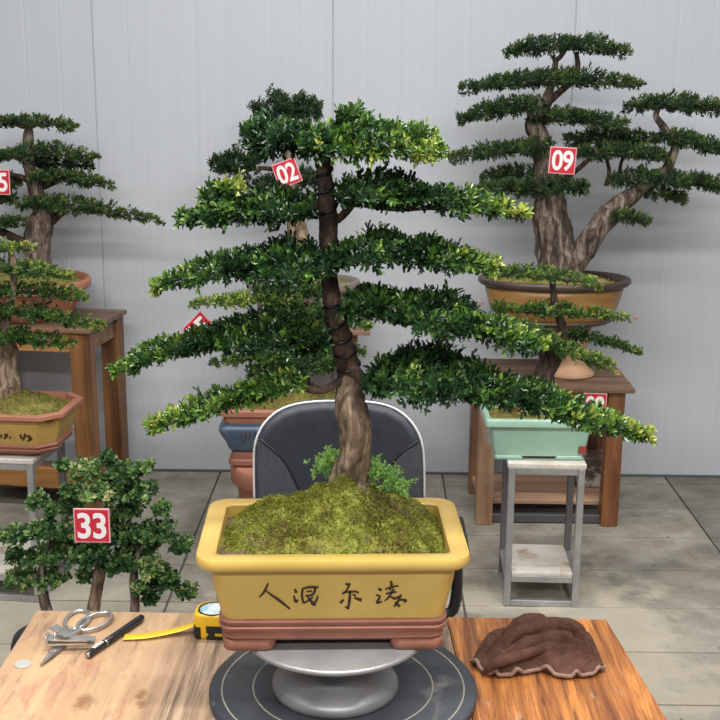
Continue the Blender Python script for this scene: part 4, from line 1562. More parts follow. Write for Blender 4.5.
# ------------------------------------------------------------------ bonsai 09 in the oval pot
YR = rt_cy + .01
pb = P(555, 383, rt_cy - .06)
ped_y = rt_cy - .02
pcx = P(570, 360, ped_y).x
ped = MB().lathe([(.078, 0), (.092, .002), (.094, .008), (.084, .020), (.068, .034), (.058, .050), (.056, .075), (.060, .12), (.070, .170), (.078, .200), (.0005, .202)], 40)
ped_o = ped.build('pot_pedestal', M['pedestal_clay'])
ped_o.location = (pcx, ped_y, RT_H)
tag(ped_o, 'pale clay pedestal with flared foot under the oval ochre pot', 'pedestal')
OZ = RT_H + .202
ocx = P(553, 290, YR).x
OC = Vector((ocx, ped_y + .01, OZ))
t9 = empty('potted_bonsai', OC, 'tall bonsai with forked trunk in the oval ochre pot, right, under tag 09', 'bonsai')
rim_w = 76 / ppm(P(553, 280, YR))
SY = .66
MBp = MB().lathe([(rim_w * .74, .020), (rim_w * .78, .022), (rim_w * .84, .06), (rim_w * .89, .11), (rim_w * .91, .138)], 64, OC, SY)
p9 = MBp.build('pot', M['ochre_pot'], t9, OC)
MB().lathe([(rim_w * .91, .137), (rim_w * .97, .142), (rim_w, .152), (rim_w * .995, .164), (rim_w * .97, .169), (rim_w * .91, .166), (rim_w * .885, .150), (rim_w * .88, .135)], 64, OC, SY, caps=False).build('rim', M['brown_rim'], p9, OC)
MB().lathe([(rim_w * .70, .0), (rim_w * .74, .002), (rim_w * .79, .010), (rim_w * .79, .018), (rim_w * .74, .024), (.001, .024)], 64, OC, SY).build('base', M['brown_rim'], p9, OC)
mound((OC.x, OC.y), rim_w * .83, rim_w * .83 * SY, OZ + .138, .045, t9, OC, M['moss_dry'], 0, 30, 900, (0, 0), 1.6, .008, seed=9, corner=2.0)
YT = OC.y


def wtube(rows, Y, n=24, seed=0, gn=.19, sub=11, dY=None, ridge=5, gf=1.):
    pts, rad = [], []
    for i, (a, b, w) in enumerate(rows):
        p = P(a, b, Y + (dY[i] if dY else 0))
        pts.append(p)
        rad.append(w / 2 / ppm(p))
    return MB().tube(pts, rad, n, sub=sub, gnarl=gn, seed=seed, ridge=ridge, gfreq=gf), pts


mb, q9 = wtube([(560, 284, 52), (557, 268, 42), (555, 248, 37), (552, 225, 35), (549, 203, 31), (547, 180, 26), (543, 155, 21), (538, 135, 18), (532, 122, 14), (541, 108, 11), (548, 95, 9), (553, 78, 7), (556, 60, 5)], YT, 26, 3, .17, ridge=6)
mb.build('trunk', M['bark_grey'], t9, OC)
mb, q9b = wtube([(566, 272, 26), (578, 256, 24), (592, 238, 22), (605, 220, 21), (620, 204, 19), (640, 190, 14), (660, 176, 10), (671, 160, 9), (675, 143, 8), (664, 128, 7), (656, 116, 6), (660, 106, 4)], YT - .01, 22, 6, .17, ridge=5)
lb_ = mb.build('trunk', M['bark_grey'], t9, OC)
lb_['label'] = 'right limb of the forked trunk'
for k, rows in enumerate(([(552, 78, 5), (555, 66, 4), (553, 55, 4)], [(574, 80, 6), (578, 66, 5), (576, 52, 4)], [(545, 105, 9), (560, 92, 7), (574, 80, 6)], [(606, 186, 5), (609, 172, 4), (606, 158, 3)], [(622, 186, 5), (620, 170, 4), (623, 156, 3)],
                          [(628, 205, 8), (618, 214, 5), (612, 220, 3)])):
    mb, _ = wtube(rows, YT + .005 * k, 8, k, .15)
    mb.build('branch', M['bark_dark'], t9, OC)
n9 = dict(tint=(.37, .13, .18))
P9 = [
    dict(s=sp([(502, 54, 4), (530, 47, 8), (565, 44, 9), (600, 46, 9), (630, 55, 5)], YT, [.03, .08, .11, .09, .03]), n=420, start=q9[-1]),
    dict(s=sp([(457, 92, 3), (490, 84, 8), (530, 80, 8), (575, 79, 9), (615, 81, 7), (645, 85, 4)], YT, [.03, .08, .11, .11, .08, .03]), n=560, start=q9[-2]),
    dict(s=sp([(545, 103, 9), (515, 106, 10), (485, 112, 8), (457, 121, 4)], YT - .01, [.08, .10, .08, .03], -.02), n=360, start=q9[9]),
    dict(s=sp([(524, 119, 6), (555, 116, 9), (590, 119, 8), (631, 126, 4)], YT + .01, [.06, .10, .08, .03], -.05), n=360, start=q9[8]),
    dict(s=sp([(552, 145, 7), (515, 148, 9), (480, 153, 7), (445, 160, 4)], YT - .02, [.07, .10, .07, .03], -.03), n=360, start=q9[6]),
    dict(s=sp([(590, 187, 6), (555, 186, 12), (515, 188, 10), (472, 190, 5)], YT - .06, [.06, .09, .08, .03]), n=420, start=q9[5],
         x=[dict(s=sp([(545, 174, 7), (510, 174, 9), (480, 181, 6)], YT + .05, [.06, .07, .04]), n=200)]),
    dict(s=sp([(562, 144, 5), (595, 137, 8), (630, 137, 7), (660, 140, 4)], YT + .05, [.05, .08, .07, .03]), n=280, start=q9[6]),
    dict(s=sp([(572, 154, 6), (610, 151, 9), (645, 153, 9), (674, 158, 5)], YT - .03, [.05, .09, .08, .03]), n=340, start=q9[5]),
    dict(s=sp([(621, 109, 4), (650, 103, 8), (685, 104, 9), (710, 107, 8), (735, 112, 5)], YT, [.03, .09, .10, .08, .03]), n=400, start=q9b[-1]),
    dict(s=sp([(657, 136, 6), (685, 140, 8), (712, 147, 8), (738, 153, 5)], YT - .02, [.06, .09, .08, .04]), n=330, start=q9b[8]),
    dict(s=sp([(608, 181, 6), (640, 178, 10), (680, 180, 10), (715, 184, 8), (738, 188, 5)], YT - .04, [.05, .10, .10, .08, .04]), n=460, start=q9b[6],
         x=[dict(s=sp([(640, 190, 6), (665, 194, 6), (686, 199, 4)], YT, [.05, .05, .03]), n=120)]),
    dict(s=sp([(610, 216, 5), (630, 217, 7), (651, 223, 4)], YT - .08, [.04, .05, .03]), n=100, start=q9b[4]),
]
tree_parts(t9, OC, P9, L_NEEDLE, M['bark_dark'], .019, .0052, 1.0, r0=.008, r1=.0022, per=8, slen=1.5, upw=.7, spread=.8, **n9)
# low ground cover on the oval pot
number_tag('09', 562.5, 160.5, YT - .14, .093, R(3), 'red tag with white 09 on the tall bonsai at the right')

# ------------------------------------------------------------------ green pot bonsai on the right steel stand
GC = Vector((RS_C.x, RS_C.y, RS_H))
gw = 56 / ppm(P(537, 440, RS_C.y - .1))
GC.x = P(540, 458, RS_C.y - .1).x
GC.y += .018
tg_ = empty('potted_bonsai', GC, 'small bonsai in the pale green rectangular pot on the steel stand, right', 'bonsai')
gh = .135
gd = .128
g_ = MB()
rr4 = .012
rect_loft(g_, [(RS_H + .012, gw * .80, gd * .78, rr4), (RS_H + .03, gw * .83, gd * .80, rr4), (RS_H + .08, gw * .875, gd * .85, rr4), (RS_H + gh - .030, gw * .91, gd * .89, rr4), (RS_H + gh - .027, gw * .97, gd * .96, rr4),
               (RS_H + gh - .022, gw, gd, rr4), (RS_H + gh - .004, gw, gd, rr4), (RS_H + gh, gw * .985, gd * .98, rr4), (RS_H + gh, gw * .90, gd * .86, rr4 * .6), (RS_H + gh - .030, gw * .885, gd * .84, rr4 * .6)], 5, GC.xy)
gp = smooth_angle(g_.build('pot', M['green_glaze'], tg_, GC), 40)
# foot skirt: corner feet joined by a raised middle
for sx in (-1, 1):
    for sy in (-1, 1):
        fm = MB()
        rect_loft(fm, [(RS_H + .0003, gw * .26, gd * .26, .008), (RS_H + .006, gw * .26, gd * .26, .008), (RS_H + .016, gw * .24, gd * .25, .008)], 4, (GC.x + sx * gw * .545, GC.y + sy * gd * .53))
        fm.build('foot', M['green_glaze'], gp, GC)
mound(GC.xy, gw * .885, gd * .84, RS_H + gh - .028, .03, tg_, GC, M['moss_dry'], 0, 24, 700, (.1, .1), 1.5, .006, seed=12, corner=6, tint=.35)
face = Vector((0, -1, .12)).normalized()
sq = P(582.5, 450, GC.y - gd * .86)
sm = MB().box((sq.x - .0115, GC.y - gd * .86, RS_H + .024), (sq.x + .0115, GC.y - gd * .74, RS_H + .047), 0, .001)
sm.build('seal', M['seal'], gp, GC)
YG = GC.y + .01
mb, qg = wtube([(545, 398, 22), (545, 378, 20), (548, 366, 18), (557, 350, 16), (563, 338, 12), (561, 322, 9), (556, 306, 8), (553, 290, 6), (552, 276, 4)], YG, 14, 8, .16)
mb.build('trunk', M['bark_dark'], tg_, GC)
mb, _ = wtube([(548, 366, 12), (541, 350, 9), (533, 338, 6)], YG, 12, 4, .15)
mb.build('branch', M['bark_dark'], tg_, GC)
b9 = dict(tint=(.36, .12, .34), tipw=.4)
PG = [
    dict(s=sp([(492, 268, 5), (520, 272, 8), (550, 275, 9), (578, 279, 7), (603, 285, 4)], YG, [.03, .06, .07, .05, .02], -.02), n=280, start=qg[-1]),
    dict(s=sp([(490, 308, 5), (520, 308, 9), (550, 309, 10), (580, 312, 8), (612, 316, 5), (634, 319, 2.5)], YG, [.03, .06, .07, .06, .03, .01], -.02), n=330, start=qg[-3]),
    dict(s=sp([(560, 333, 7), (585, 336, 7), (612, 343, 6), (643, 353, 4)], YG + .02, [.05, .06, .04, .015]), n=190, start=qg[-4], o=dict(tint=(.24, .1, .3))),
    dict(s=sp([(500, 325, 8), (530, 333, 14), (560, 346, 14), (590, 358, 11), (618, 371, 5)], YG - .06, [.05, .08, .08, .06, .02]), n=420, start=qg[4], o=dict(tint=(.46, .12, .34))),
]
tree_parts(tg_, GC, PG, L_BRIGHT, M['bark_dark'], .0125, .0058, 1.0, r0=.005, r1=.0016, **b9)
lv = Leaves()
rng = np.random.default_rng(5)
for (px, py, Y, n, tn) in ((511, 405, YG - .05, 14, .9), (515, 411, YG - .06, 10, .1), (634, 319.5, YG - .02, 5, .5), (601, 284, YG - .02, 8, .5), (482, 305, YG, 6, .6), (620, 372, YG - .06, 4, .4), (606, 318, YG, 4, .5)):
    p = P(px, py, Y)
    b = np.array(tuple(p)) + rng.normal(0, .006, (n, 3))
    lv.sprigs(rng, b, rng.normal(0, .6, (n, 3)) + np.array([0, 0, .5]), np.full(n, .010), 5, np.full(n, .008), np.full(n, .0045), np.full(n, tn), 1.)
lv.build('shoots', L_PINK, tg_, GC)
gt = number_tag('09', 594.5, 404.5, YG + .03, .074, R(2), 'red number tag on a thin stake, half hidden behind the leaves above the green pot')
e_ = Vector((GC.x + gw * .74, YG + .035, RS_H + gh - .03)) - gt.location
MB().tube([Vector((0, .004, .02)), Vector((0, .004, -.02)), e_], [.0022, .0022, .0018], 6, sub=4).build('stake', M['wire'], gt)
pk = MB()
pkx = P(600, 470, rt_cy).x
pk_o = MB().box((-.07, -.05, 0), (.05, .05, .13), 0, .012).build('packet', M['packet'])
pk_o.location = (pkx - .02, rt_cy + .05, .0785)
tag(pk_o, 'dark crumpled packet with pale patches on the shelf under the right table', 'packet')

# ------------------------------------------------------------------ bonsai in the terracotta bowl on the left table
BC = Vector((P(29, 300, lt_c.y).x, lt_c.y + .01, LT_H))
tb_ = empty('potted_bonsai', BC, 'bonsai with long right branch in the round terracotta bowl on the left table', 'bonsai')
br = 61 / ppm(P(29, 280, BC.y))
bz = P(29, 278, BC.y).z - LT_H
MB().lathe([(br * .62, 0), (br * .66, .002), (br * .74, bz * .25), (br * .86, bz * .66), (br * .91, bz * .76), (br * .99, bz * .78), (br, bz * .82), (br, bz * .97), (br * .98, bz), (br * .93, bz), (br * .90, bz * .93), (br * .88, bz * .84)], 64, BC).build('pot', M['bowl_clay'], tb_, BC)
mound(BC.xy, br * .88, br * .88, LT_H + bz * .86, .045, tb_, BC, M['moss_dry'], 0, 30, 700, (0, 0), 1.6, .008, seed=21, corner=2.0, tint=.4)
YL = BC.y
mb, ql = wtube([(37, 278, 34), (38, 258, 25), (38, 242, 24), (39, 226, 26), (42, 214, 20), (40, 203, 16), (36, 192, 14), (32, 178, 13), (29, 160, 11), (28, 140, 11), (29, 126, 7)], YL, 20, 31, .16)
mb.build('trunk', M['bark_grey'], tb_, BC)
for rows in ([(44, 226, 14), (54, 218, 10), (64, 212, 5)], [(34, 250, 12), (14, 238, 9), (-10, 226, 8)], [(36, 190, 8), (50, 184, 6), (66, 178, 4)], [(34, 182, 7), (16, 176, 5), (-8, 172, 5)]):
    mb, _ = wtube(rows, YL + .01, 10, 3, .15)
    mb.build('branch', M['bark_dark'], tb_, BC)
PL = [
    dict(s=sp([(-14, 124, 5), (15, 121, 6), (45, 122, 6), (78, 128, 3)], YL, [.05, .08, .07, .03]), n=260, start=ql[-1]),
    dict(s=sp([(-14, 158, 7), (15, 154, 8), (45, 149, 9), (75, 154, 7), (101, 159, 3)], YL - .02, [.06, .08, .08, .06, .02]), n=340, start=ql[-3]),
    dict(s=sp([(22, 162, 6), (50, 162, 8), (78, 164, 5), (98, 167, 3)], YL + .04, [.05, .07, .05, .02]), n=220, start=ql[-3], o=dict(tint=(.2, .1, .1))),
    dict(s=sp([(28, 176, 6), (55, 176, 8), (85, 180, 7), (116, 187, 3)], YL - .01, [.05, .08, .06, .02]), n=300, start=ql[-5]),
    dict(s=sp([(18, 205, 6), (45, 202, 10), (80, 206, 10), (110, 211, 8), (140, 217, 6), (164, 222, 3)], YL - .03, [.05, .09, .08, .06, .04, .015]), n=480, start=ql[5]),
    dict(s=sp([(-14, 224, 6), (5, 222, 7), (26, 223, 4)], YL - .04, [.05, .06, .03]), n=130),
    dict(s=sp([(-14, 200, 6), (2, 198, 6), (18, 201, 4)], YL, [.05, .06, .03]), n=110),
    dict(s=sp([(-14, 178, 6), (4, 180, 9), (20, 186, 5)], YL + .03, [.05, .06, .03]), n=130),
]
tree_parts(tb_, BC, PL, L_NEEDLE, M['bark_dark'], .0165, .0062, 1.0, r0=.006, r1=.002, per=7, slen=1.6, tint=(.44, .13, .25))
number_tag('25', -2.5, 182, YL - .10, .092, R(1), 'red number tag cut off by the left edge of the picture, showing a white 5')

# ------------------------------------------------------------------ bonsai in the mustard pot on the left steel stand
MC = Vector((P(-3, 455, LS_C.y - .08).x, LS_C.y, LS_H))
tm_ = empty('potted_bonsai', MC, 'bonsai in the mustard pot with chamfered corners and lettering, on the left steel stand', 'bonsai')
MR = R(-4)
mw = .232
md = .15
mh = .140
mp = MB()
rect_loft(mp, [(LS_H + .040, mw * .84, md * .80, .045), (LS_H + .075, mw * .89, md * .86, .050), (LS_H + mh - .018, mw * .93, md * .91, .052)], 1, MC.xy, MR, smooth=False)
mpo = mp.build('pot', M['mustard'], tm_, MC)
mp = MB()
rect_loft(mp, [(LS_H + mh - .022, mw * .90, md * .88, .050), (LS_H + mh - .018, mw * .97, md * .96, .054), (LS_H + mh - .013, mw, md, .056), (LS_H + mh - .002, mw, md, .056), (LS_H + mh, mw * .985, md * .98, .055), (LS_H + mh, mw * .90, md * .85, .046), (LS_H + mh - .03, mw * .88, md * .83, .045)], 1, MC.xy, MR, smooth=False, caps=(True, True))
mp.build('rim', M['terracotta'], mpo, MC)
mp = MB()
rect_loft(mp, [(LS_H + .0005, mw * .70, md * .66, .038), (LS_H + .010, mw * .74, md * .70, .040), (LS_H + .012, mw * .82, md * .78, .043), (LS_H + .022, mw * .86, md * .83, .045), (LS_H + .026, mw * .83, md * .80, .044), (LS_H + .034, mw * .87, md * .83, .046), (LS_H + .042, mw * .84, md * .80, .045)], 1, MC.xy, MR, smooth=False)
mp.build('base_band', M['terracotta_red'], mpo, MC)
ex = Vector((math.cos(MR), math.sin(MR), 0))
ey = Vector((-math.sin(MR), math.cos(MR), 0))
f0 = Vector((MC.x, MC.y, LS_H + .040)) - ey * (md * .80)
f1 = Vector((MC.x, MC.y, LS_H + .075)) - ey * (md * .86)
nf = ex.cross(f1 - f0).normalized()
if nf.y > 0:
    nf = -nf
lm = MB()
S2 = [[(66, 505, 4), (72, 520, 5)], [(82, 502, 4), (80, 515, 5), (74, 526, 3)], [(84, 512, 3), (96, 510, 4), (100, 520, 4), (90, 528, 4)], [(92, 516, 3), (106, 522, 5)],
      [(2, 504, 3), (6, 516, 5)], [(14, 504, 4), (20, 512, 5), (14, 520, 4)], [(22, 502, 3), (26, 514, 4)], [(32, 514, 5), (36, 518, 4)]]
lettering(S2, 0, 280, 3.273, plane_face(f0, nf), lm, th=.9)
lm.build('lettering', M['ink'], mpo, MC)
mound(MC.xy, mw * .87, md * .82, LS_H + mh - .022, .060, tm_, MC, M['moss_dry'], MR, 36, 2200, (0, .1), 1.5, .007, seed=31, corner=5, tint=.42)
YS = MC.y + .02
mb, qs = wtube([(2, 398, 38), (3, 380, 30), (6, 365, 20), (9, 352, 17), (7, 340, 13), (5, 325, 10), (8, 308, 8), (13, 292, 7), (14, 276, 7), (12, 258, 6), (8, 246, 4)], YS, 16, 41, .18)
mb.build('trunk', M['bark'], tm_, MC)
PS = [
    dict(s=sp([(-14, 246, 5), (5, 247, 7), (22, 248, 5), (35, 246, 3)], YS, [.04, .05, .04, .015]), n=110, start=qs[-1], o=dict(tint=(.58, .12, .2))),
    dict(s=sp([(-14, 268, 8), (15, 268, 10), (45, 272, 8), (74, 277, 4)], YS, [.05, .07, .05, .02]), n=260, start=qs[-3]),
    dict(s=sp([(-14, 293, 8), (20, 290, 9), (55, 292, 8), (90, 299, 4)], YS + .01, [.06, .07, .05, .02]), n=290, start=qs[-4], o=dict(tint=(.22, .09, .38))),
    dict(s=sp([(-14, 312, 9), (20, 310, 10), (60, 317, 9), (90, 324, 6), (104, 328, 3)], YS - .02, [.06, .08, .07, .04, .015], -.02), n=360, start=qs[-5], o=dict(tint=(.22, .09, .42))),
    dict(s=sp([(-14, 338, 9), (15, 336, 11), (45, 339, 9), (76, 345, 4)], YS - .03, [.06, .08, .06, .02], -.02), n=320, start=qs[-6], o=dict(tint=(.24, .09, .36))),
]
tree_parts(tm_, MC, PS, L_BRIGHT, M['bark_dark'], .0125, .0062, 1.0, r0=.005, r1=.0016, tint=(.42, .12, .30))

# ------------------------------------------------------------------ bonsai 02 on the middle table
NC = Vector((P(303, 300, mt_r.y + .17).x, mt_r.y + .18, MT_H))
t2 = empty('potted_bonsai', NC, 'rounded bonsai in the grey brown oval pot behind the main tree, under tag 02', 'bonsai')
nw = 57 / ppm(P(303, 280, NC.y))
nz = P(303, 279, NC.y).z - MT_H
MB().lathe([(nw * .70, 0), (nw * .74, .003), (nw * .80, nz * .3), (nw * .89, nz * .72), (nw * .92, nz * .76), (nw * .99, nz * .80), (nw, nz * .86), (nw, nz * .96), (nw * .98, nz), (nw * .92, nz), (nw * .89, nz * .9), (nw * .88, nz * .8)], 56, NC, .72).build('pot', M['greybrown_pot'], t2, NC)
mound(NC.xy, nw * .88, nw * .88 * .72, MT_H + nz * .84, .04, t2, NC, M['moss_dry'], 0, 24, 400, (0, 0), 1.6, .008, seed=41, corner=2.0)
Y2 = NC.y
mb, q2 = wtube([(302, 276, 36), (300, 255, 28), (298, 238, 20), (296, 222, 18), (293, 202, 15), (292, 180, 13), (290, 155, 11), (288, 130, 9), (287, 112, 5)], Y2, 18, 51, .15)
mb.build('trunk', M['bark'], t2, NC)
for rows in ([(292, 178, 6), (276, 170, 5), (258, 168, 4)], [(292, 190, 6), (272, 192, 4), (255, 190, 3)], [(292, 178, 6), (305, 176, 4), (316, 178, 3)]):
    mb, _ = wtube(rows, Y2, 8, 2, .12)
    mb.build('branch', M['bark_dark'], t2, NC)
P2_ = [
    dict(s=sp([(250, 114, 8), (268, 108, 14), (288, 107, 16), (306, 108, 14), (322, 114, 7)], Y2, [.05, .09, .10, .08, .04]), n=520, start=q2[-1], tw=3),
    dict(s=sp([(243, 140, 10), (265, 136, 14), (295, 138, 14), (318, 142, 9)], Y2 + .02, [.06, .1, .1, .06]), n=380, start=q2[-2], tw=3),
    dict(s=sp([(262, 166, 12), (245, 164, 17), (227, 165, 14), (210, 163, 8)], Y2 - .02, [.05, .07, .07, .03]), n=330, tw=3),
    dict(s=sp([(296, 186, 13), (268, 187, 17), (244, 190, 14), (228, 194, 7)], Y2 + .03, [.06, .09, .08, .04]), n=320, tw=3),
    dict(s=sp([(296, 178, 9), (310, 178, 11), (320, 182, 7)], Y2 + .03, [.05, .07, .04]), n=150, tw=3),
]
tree_parts(t2, NC, P2_, L_NEEDLE, M['bark_dark'], .017, .0055, 1.0, r0=.005, r1=.002, per=8, slen=1.6, upw=.8, tint=(.26, .09, .03))
tg02 = number_tag('02', 287, 173, Y2 - .15, .088, R(-20), 'tilted red tag with white 02 behind the top of the main bonsai')
e_ = Matrix.Rotation(R(-20), 4, 'Y').inverted() @ (P(284, 163, Y2 - .055) - tg02.location)
MB().tube([Vector((-.030, .004, .036)), Vector((-.02, .03, .05)), e_], [.0012, .0012, .0012], 6, sub=4).build('hanging_wire', M['wire'], tg02)

# ------------------------------------------------------------------ blue pot bonsai on an upturned clay pot
YB = 3.62
bx = P(289, 430, YB).x
bw = 67 / ppm(P(289, 420, YB))
bd = .125
zb = P(260, 468, YB - bd * .8).z
st = MB().lathe([(bw * .66, 0), (bw * .70, .004), (bw * .78, zb - .07), (bw * .80, zb - .066), (bw * .86, zb - .064), (bw * .88, zb - .06), (bw * .88, zb - .012), (bw * .86, zb), (.0005, zb)], 48)
sto = st.build('pot_stand', M['terracotta'])
sto.location = (bx, YB, 0)
tag(sto, 'round terracotta pot standing under the blue pot, left of the chair', 'pot')
UC = Vector((bx, YB, zb))
tu = empty('potted_bonsai', UC, 'dense bonsai in the blue pot with terracotta rim, left of the office chair', 'bonsai')
ztop = P(222, 402, YB - .02).z
uh = ztop - zb
k_ = uh / .2
u_ = MB()
rect_loft(u_, [(zb + uh * .27, bw * .82, bd * .80, .02), (zb + uh * .33, bw * .86, bd * .84, .022), (zb + uh * .45, bw * .90, bd * .89, .023), (zb + uh * .56, bw * .96, bd * .95, .025), (zb + uh * .64, bw * .99, bd * .98, .025), (zb + uh * .70, bw * .985, bd * .975, .024), (zb + uh * .73, bw * .93, bd * .92, .022), (zb + uh * .78, bw * .88, bd * .87, .02)], 4, (UC.x, UC.y))
uo = u_.build('pot', M['blue_glaze'], tu, UC)
u_ = MB()
rect_loft(u_, [(zb + uh * .74, bw * .88, bd * .87, .02), (zb + uh * .80, bw * .91, bd * .90, .02), (zb + uh * .88, bw * .93, bd * .92, .022), (zb + uh * .90, bw * .99, bd * .99, .024), (zb + uh * .98, bw, bd, .024), (zb + uh, bw * .98, bd * .97, .022), (zb + uh, bw * .88, bd * .83, .012), (zb + uh * .9, bw * .86, bd * .81, .012)], 4, (UC.x, UC.y))
u_o2 = smooth_angle(u_.build('rim', M['terracotta'], uo, UC), 40)
u_ = MB()
rect_loft(u_, [(zb + .0005, bw * .78, bd * .76, .02), (zb + uh * .05, bw * .86, bd * .84, .022), (zb + uh * .12, bw * .86, bd * .84, .022), (zb + uh * .15, bw * .82, bd * .80, .02), (zb + uh * .24, bw * .82, bd * .80, .02), (zb + uh * .29, bw * .80, bd * .78, .02)], 4, (UC.x, UC.y))
smooth_angle(u_.build('base_band', M['terracotta_red'], uo, UC), 40)
mound(UC.xy, bw * .86, bd * .81, zb + uh * .90, .085, tu, UC, M['moss_dry'], 0, 34, 1800, (.12, .1), 1.4, .007, seed=55, corner=5, tint=.5)
lm = MB()
fY = UC.y - bd * .985
lettering([[(-2, 4, 2), (-3, 14, 2)], [(4, 2, 2), (4, 16, 3), (-3, 15, 2)], [(11, 5, 2), (10, 15, 2)], [(20, 2, 2), (19, 18, 3)], [(26, 4, 2), (24, 16, 3), (32, 18, 2)]], 243, 430, 1.6, plane_face(Vector((UC.x, fY, zb)), Vector((0, -1, 0))), lm, th=.28)
lm.build('lettering', M['ink'], uo, UC)
mb, qu = wtube([(304, 404, 26), (303, 390, 18), (301, 376, 14), (300, 360, 11), (296, 340, 9), (292, 320, 7), (288, 302, 4)], YB + .01, 14, 61, .15)
mb.build('trunk', M['bark_dark'], tu, UC)
PU = [
    dict(s=sp([(215, 299, 4), (245, 298, 7), (275, 298, 8), (305, 300, 8)], YB, [.02, .05, .06, .05]), n=200, start=qu[-1], o=dict(tint=(.5, .12, .1))),
    dict(s=sp([(188, 303, 3), (215, 301, 6), (250, 303, 8)], YB - .04, [.015, .04, .05]), n=130, o=dict(tint=(.62, .1, .1))),
    dict(s=sp([(252, 291, 7), (280, 288, 12), (305, 290, 13), (324, 292, 10)], YB + .03, [.04, .07, .07, .04]), n=330, start=qu[-1], o=dict(tint=(.18, .09, .08))),
    dict(s=sp([(258, 314, 8), (284, 312, 13), (312, 312, 13), (328, 316, 8)], YB + .01, [.04, .07, .07, .04]), n=330, start=qu[-2], o=dict(tint=(.20, .09, .08))),
    dict(s=sp([(235, 322, 8), (265, 322, 12), (300, 325, 12)], YB + .02, [.05, .07, .07]), n=380, start=qu[-2]),
    dict(s=sp([(205, 364, 3), (235, 360, 6), (262, 356, 8), (285, 355, 8)], YB - .01, [.015, .03, .05, .05]), n=170, o=dict(tint=(.46, .12, .05))),
    dict(s=sp([(245, 372, 8), (270, 366, 16), (300, 362, 19), (328, 362, 15), (345, 366, 8)], YB - .02, [.04, .08, .09, .08, .04]), n=520, start=qu[3], o=dict(tint=(.16, .08, .08))),
    dict(s=sp([(310, 345, 10), (340, 348, 9), (366, 352, 5)], YB + .04, [.05, .06, .02]), n=160, start=qu[3], o=dict(tint=(.30, .1, .2))),
    dict(s=sp([(335, 322, 6), (355, 322, 5), (372, 326, 3)], YB + .05, [.04, .04, .02]), n=90, o=dict(tint=(.45, .1, .2))),
]
tree_parts(tu, UC, PU, L_BRIGHT, M['bark_dark'], .0135, .0065, 1.0, r0=.005, r1=.0016, tint=(.30, .1, .15))
number_tag('15', 200.5, 329, YB - .02, .084, R(-44), 'tilted red tag poking up behind the left branch of the main bonsai')

# ------------------------------------------------------------------ bushy plant 33 behind the work table
YQ = 2.86
qc = P(92, 640, YQ)
QC = Vector((qc.x, YQ, 0))
tq = empty('potted_bonsai', QC, 'bushy three stemmed bonsai with tag 33 behind the work table, lower left', 'bonsai')
MB().lathe([(.12, 0), (.125, .003), (.150, .06), (.155, .07), (.168, .073), (.170, .078), (.170, .092), (.166, .096), (.154, .095), (.148, .085), (.146, .07)], 48, QC).build('pot', M['terracotta'], tq, QC)
mound(QC.xy, .145, .145, .075, .03, tq, QC, M['moss_dry'], 0, 20, 0, (0, 0), 1.6, .008, seed=71, corner=2.0)
for k, rows in enumerate(([(94, 690, 20), (93, 625, 14), (95, 600, 12), (99, 575, 12), (104, 545, 9), (108, 515, 8), (110, 485, 5)], [(66, 685, 12), (50, 622, 10), (44, 600, 10), (42, 585, 10), (44, 560, 7), (55, 535, 5)], [(120, 685, 10), (133, 622, 9), (135, 600, 9), (134, 578, 8), (138, 555, 6), (150, 535, 4)])):
    mb, _ = wtube(rows, YQ + .01 * (k - 1), 12, k, .12)
    mb.build('stem', M['bark_grey'] if k else M['bark'], tq, QC)
CL = [(108, 458, 8, 7, 0), (86, 470, 18, 12, -.04), (122, 473, 22, 13, 0), (145, 467, 9, 6, .02), (64, 466, 5, 4, 0), (72, 492, 15, 11, 0), (100, 492, 26, 15, -.05), (138, 492, 24, 12, .0), (162, 509, 12, 6, 0), (38, 501, 11, 9, .02), (52, 510, 9, 5, 0),
      (18, 535, 22, 9, 0), (48, 530, 22, 12, -.03), (76, 530, 16, 14, .02), (124, 535, 22, 14, .0), (156, 532, 24, 11, .02), (182, 545, 13, 9, 0), (14, 556, 12, 6, .02), (44, 556, 24, 11, 0), (20, 578, 20, 9, .02), (52, 580, 20, 9, 0), (90, 555, 24, 13, -.05),
      (122, 562, 24, 14, 0), (150, 568, 20, 13, -.02), (165, 580, 20, 10, 0), (186, 592, 13, 7, .02), (142, 588, 12, 9, -.03), (86, 575, 12, 6, 0), (150, 598, 10, 5, 0), (72, 506, 16, 10, .03), (128, 510, 20, 10, .04), (100, 520, 22, 12, .05), (60, 548, 20, 10, .05), (140, 545, 25, 12, .06), (95, 540, 22, 12, .05)]
rnd = random.Random(8)
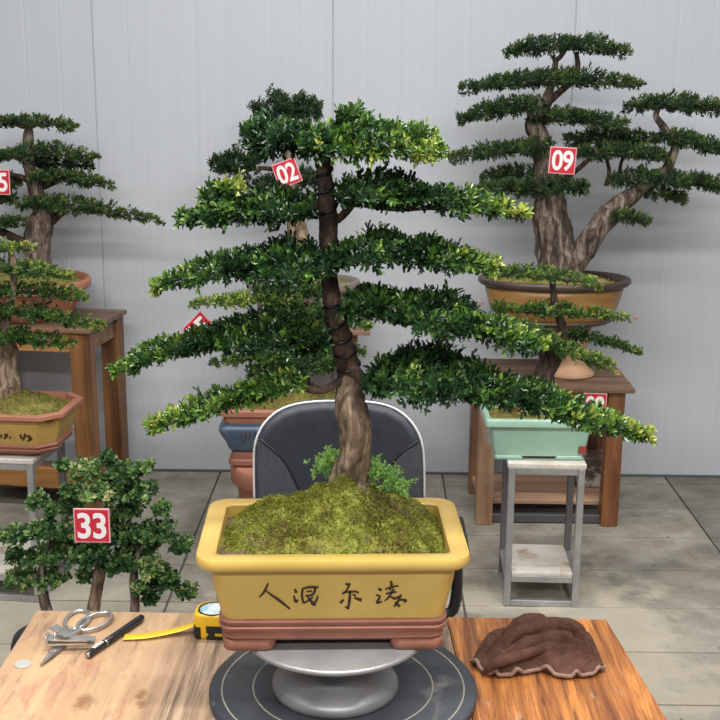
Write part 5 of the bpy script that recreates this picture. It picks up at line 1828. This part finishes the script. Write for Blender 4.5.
for k, (cx_, cy_, rx, ry, dy) in enumerate(CL):
    lv = Leaves()
    Yc = YQ + dy
    w = rx / ppm(P(cx_, cy_, Yc))
    pad(lv, [(cx_ - rx * .8, cy_ + 1, Yc, ry * .6, w * .5), (cx_, cy_ - 1, Yc, ry, w * .9), (cx_ + rx * .8, cy_ + 1, Yc, ry * .6, w * .5)], .0140, .0098, int(20 + rx * ry * .42), per=6, upw=.5,
        tint=(.42 + rnd.uniform(-.18, .18), .19, .05), lump=.6, slen=2.0, tipw=.0, spread=1.15)
    lv.build('foliage', L_BUSH, tq, QC)
number_tag('33', 92, 525.5, YQ - .14, .091, R(0), 'red tag with white 33 on the bushy bonsai behind the work table')

# ------------------------------------------------------------------ black padded stool left of the work table
sp0 = G(52, 637, .42)
SC = Vector((sp0.x, sp0.y, 0))
so = empty('stool', SC, 'black padded stool just past the left corner of the work table', 'stool')
MB().lathe([(.02, .36), (.070, .365), (.085, .38), (.088, .405), (.082, .425), (.06, .436), (.0005, .44)], 40, SC).build('seat', M['black_cloth'], so, SC)
for k in range(4):
    a = PI / 4 + k * PI / 2
    MB().tube([SC + Vector((.06 * math.cos(a), .06 * math.sin(a), .345)), SC + Vector((.12 * math.cos(a), .12 * math.sin(a), 0))], [.011, .011], 8).build('leg', M['black'], so, SC)

# ------------------------------------------------------------------ light
def area(name, loc, sx, sy, power, rot=(0, 0, 0), col=(1, .985, .96)):
    l = bpy.data.lights.new(name, 'AREA')
    l.shape = 'RECTANGLE'
    l.size, l.size_y = sx, sy
    l.energy = power
    l.color = col
    o = bpy.data.objects.new(name, l)
    C.objects.link(o)
    o.location = loc
    o.rotation_euler = rot
    return o


area('ceiling_tube', (0.2, 2.9, 3.3), 4.2, .10, 75)
area('ceiling_tube', (0.0, 1.1, 3.0), 4.2, .10, 135)
area('ceiling_tube', (0.0, -1.2, 3.0), 4.2, .10, 175)
w = bpy.data.worlds.new('room_light')
scn.world = w
w.use_nodes = True
bg = w.node_tree.nodes['Background']
bg.inputs[0].default_value = (.93, .96, 1.0, 1)
bg.inputs[1].default_value = .19

scn.view_settings.view_transform = 'Standard'
scn.view_settings.look = 'None'
scn.view_settings.exposure = 0.0
scn.view_settings.gamma = 1.0
scn.view_settings.use_curve_mapping = False
scn.cycles.max_bounces = 8
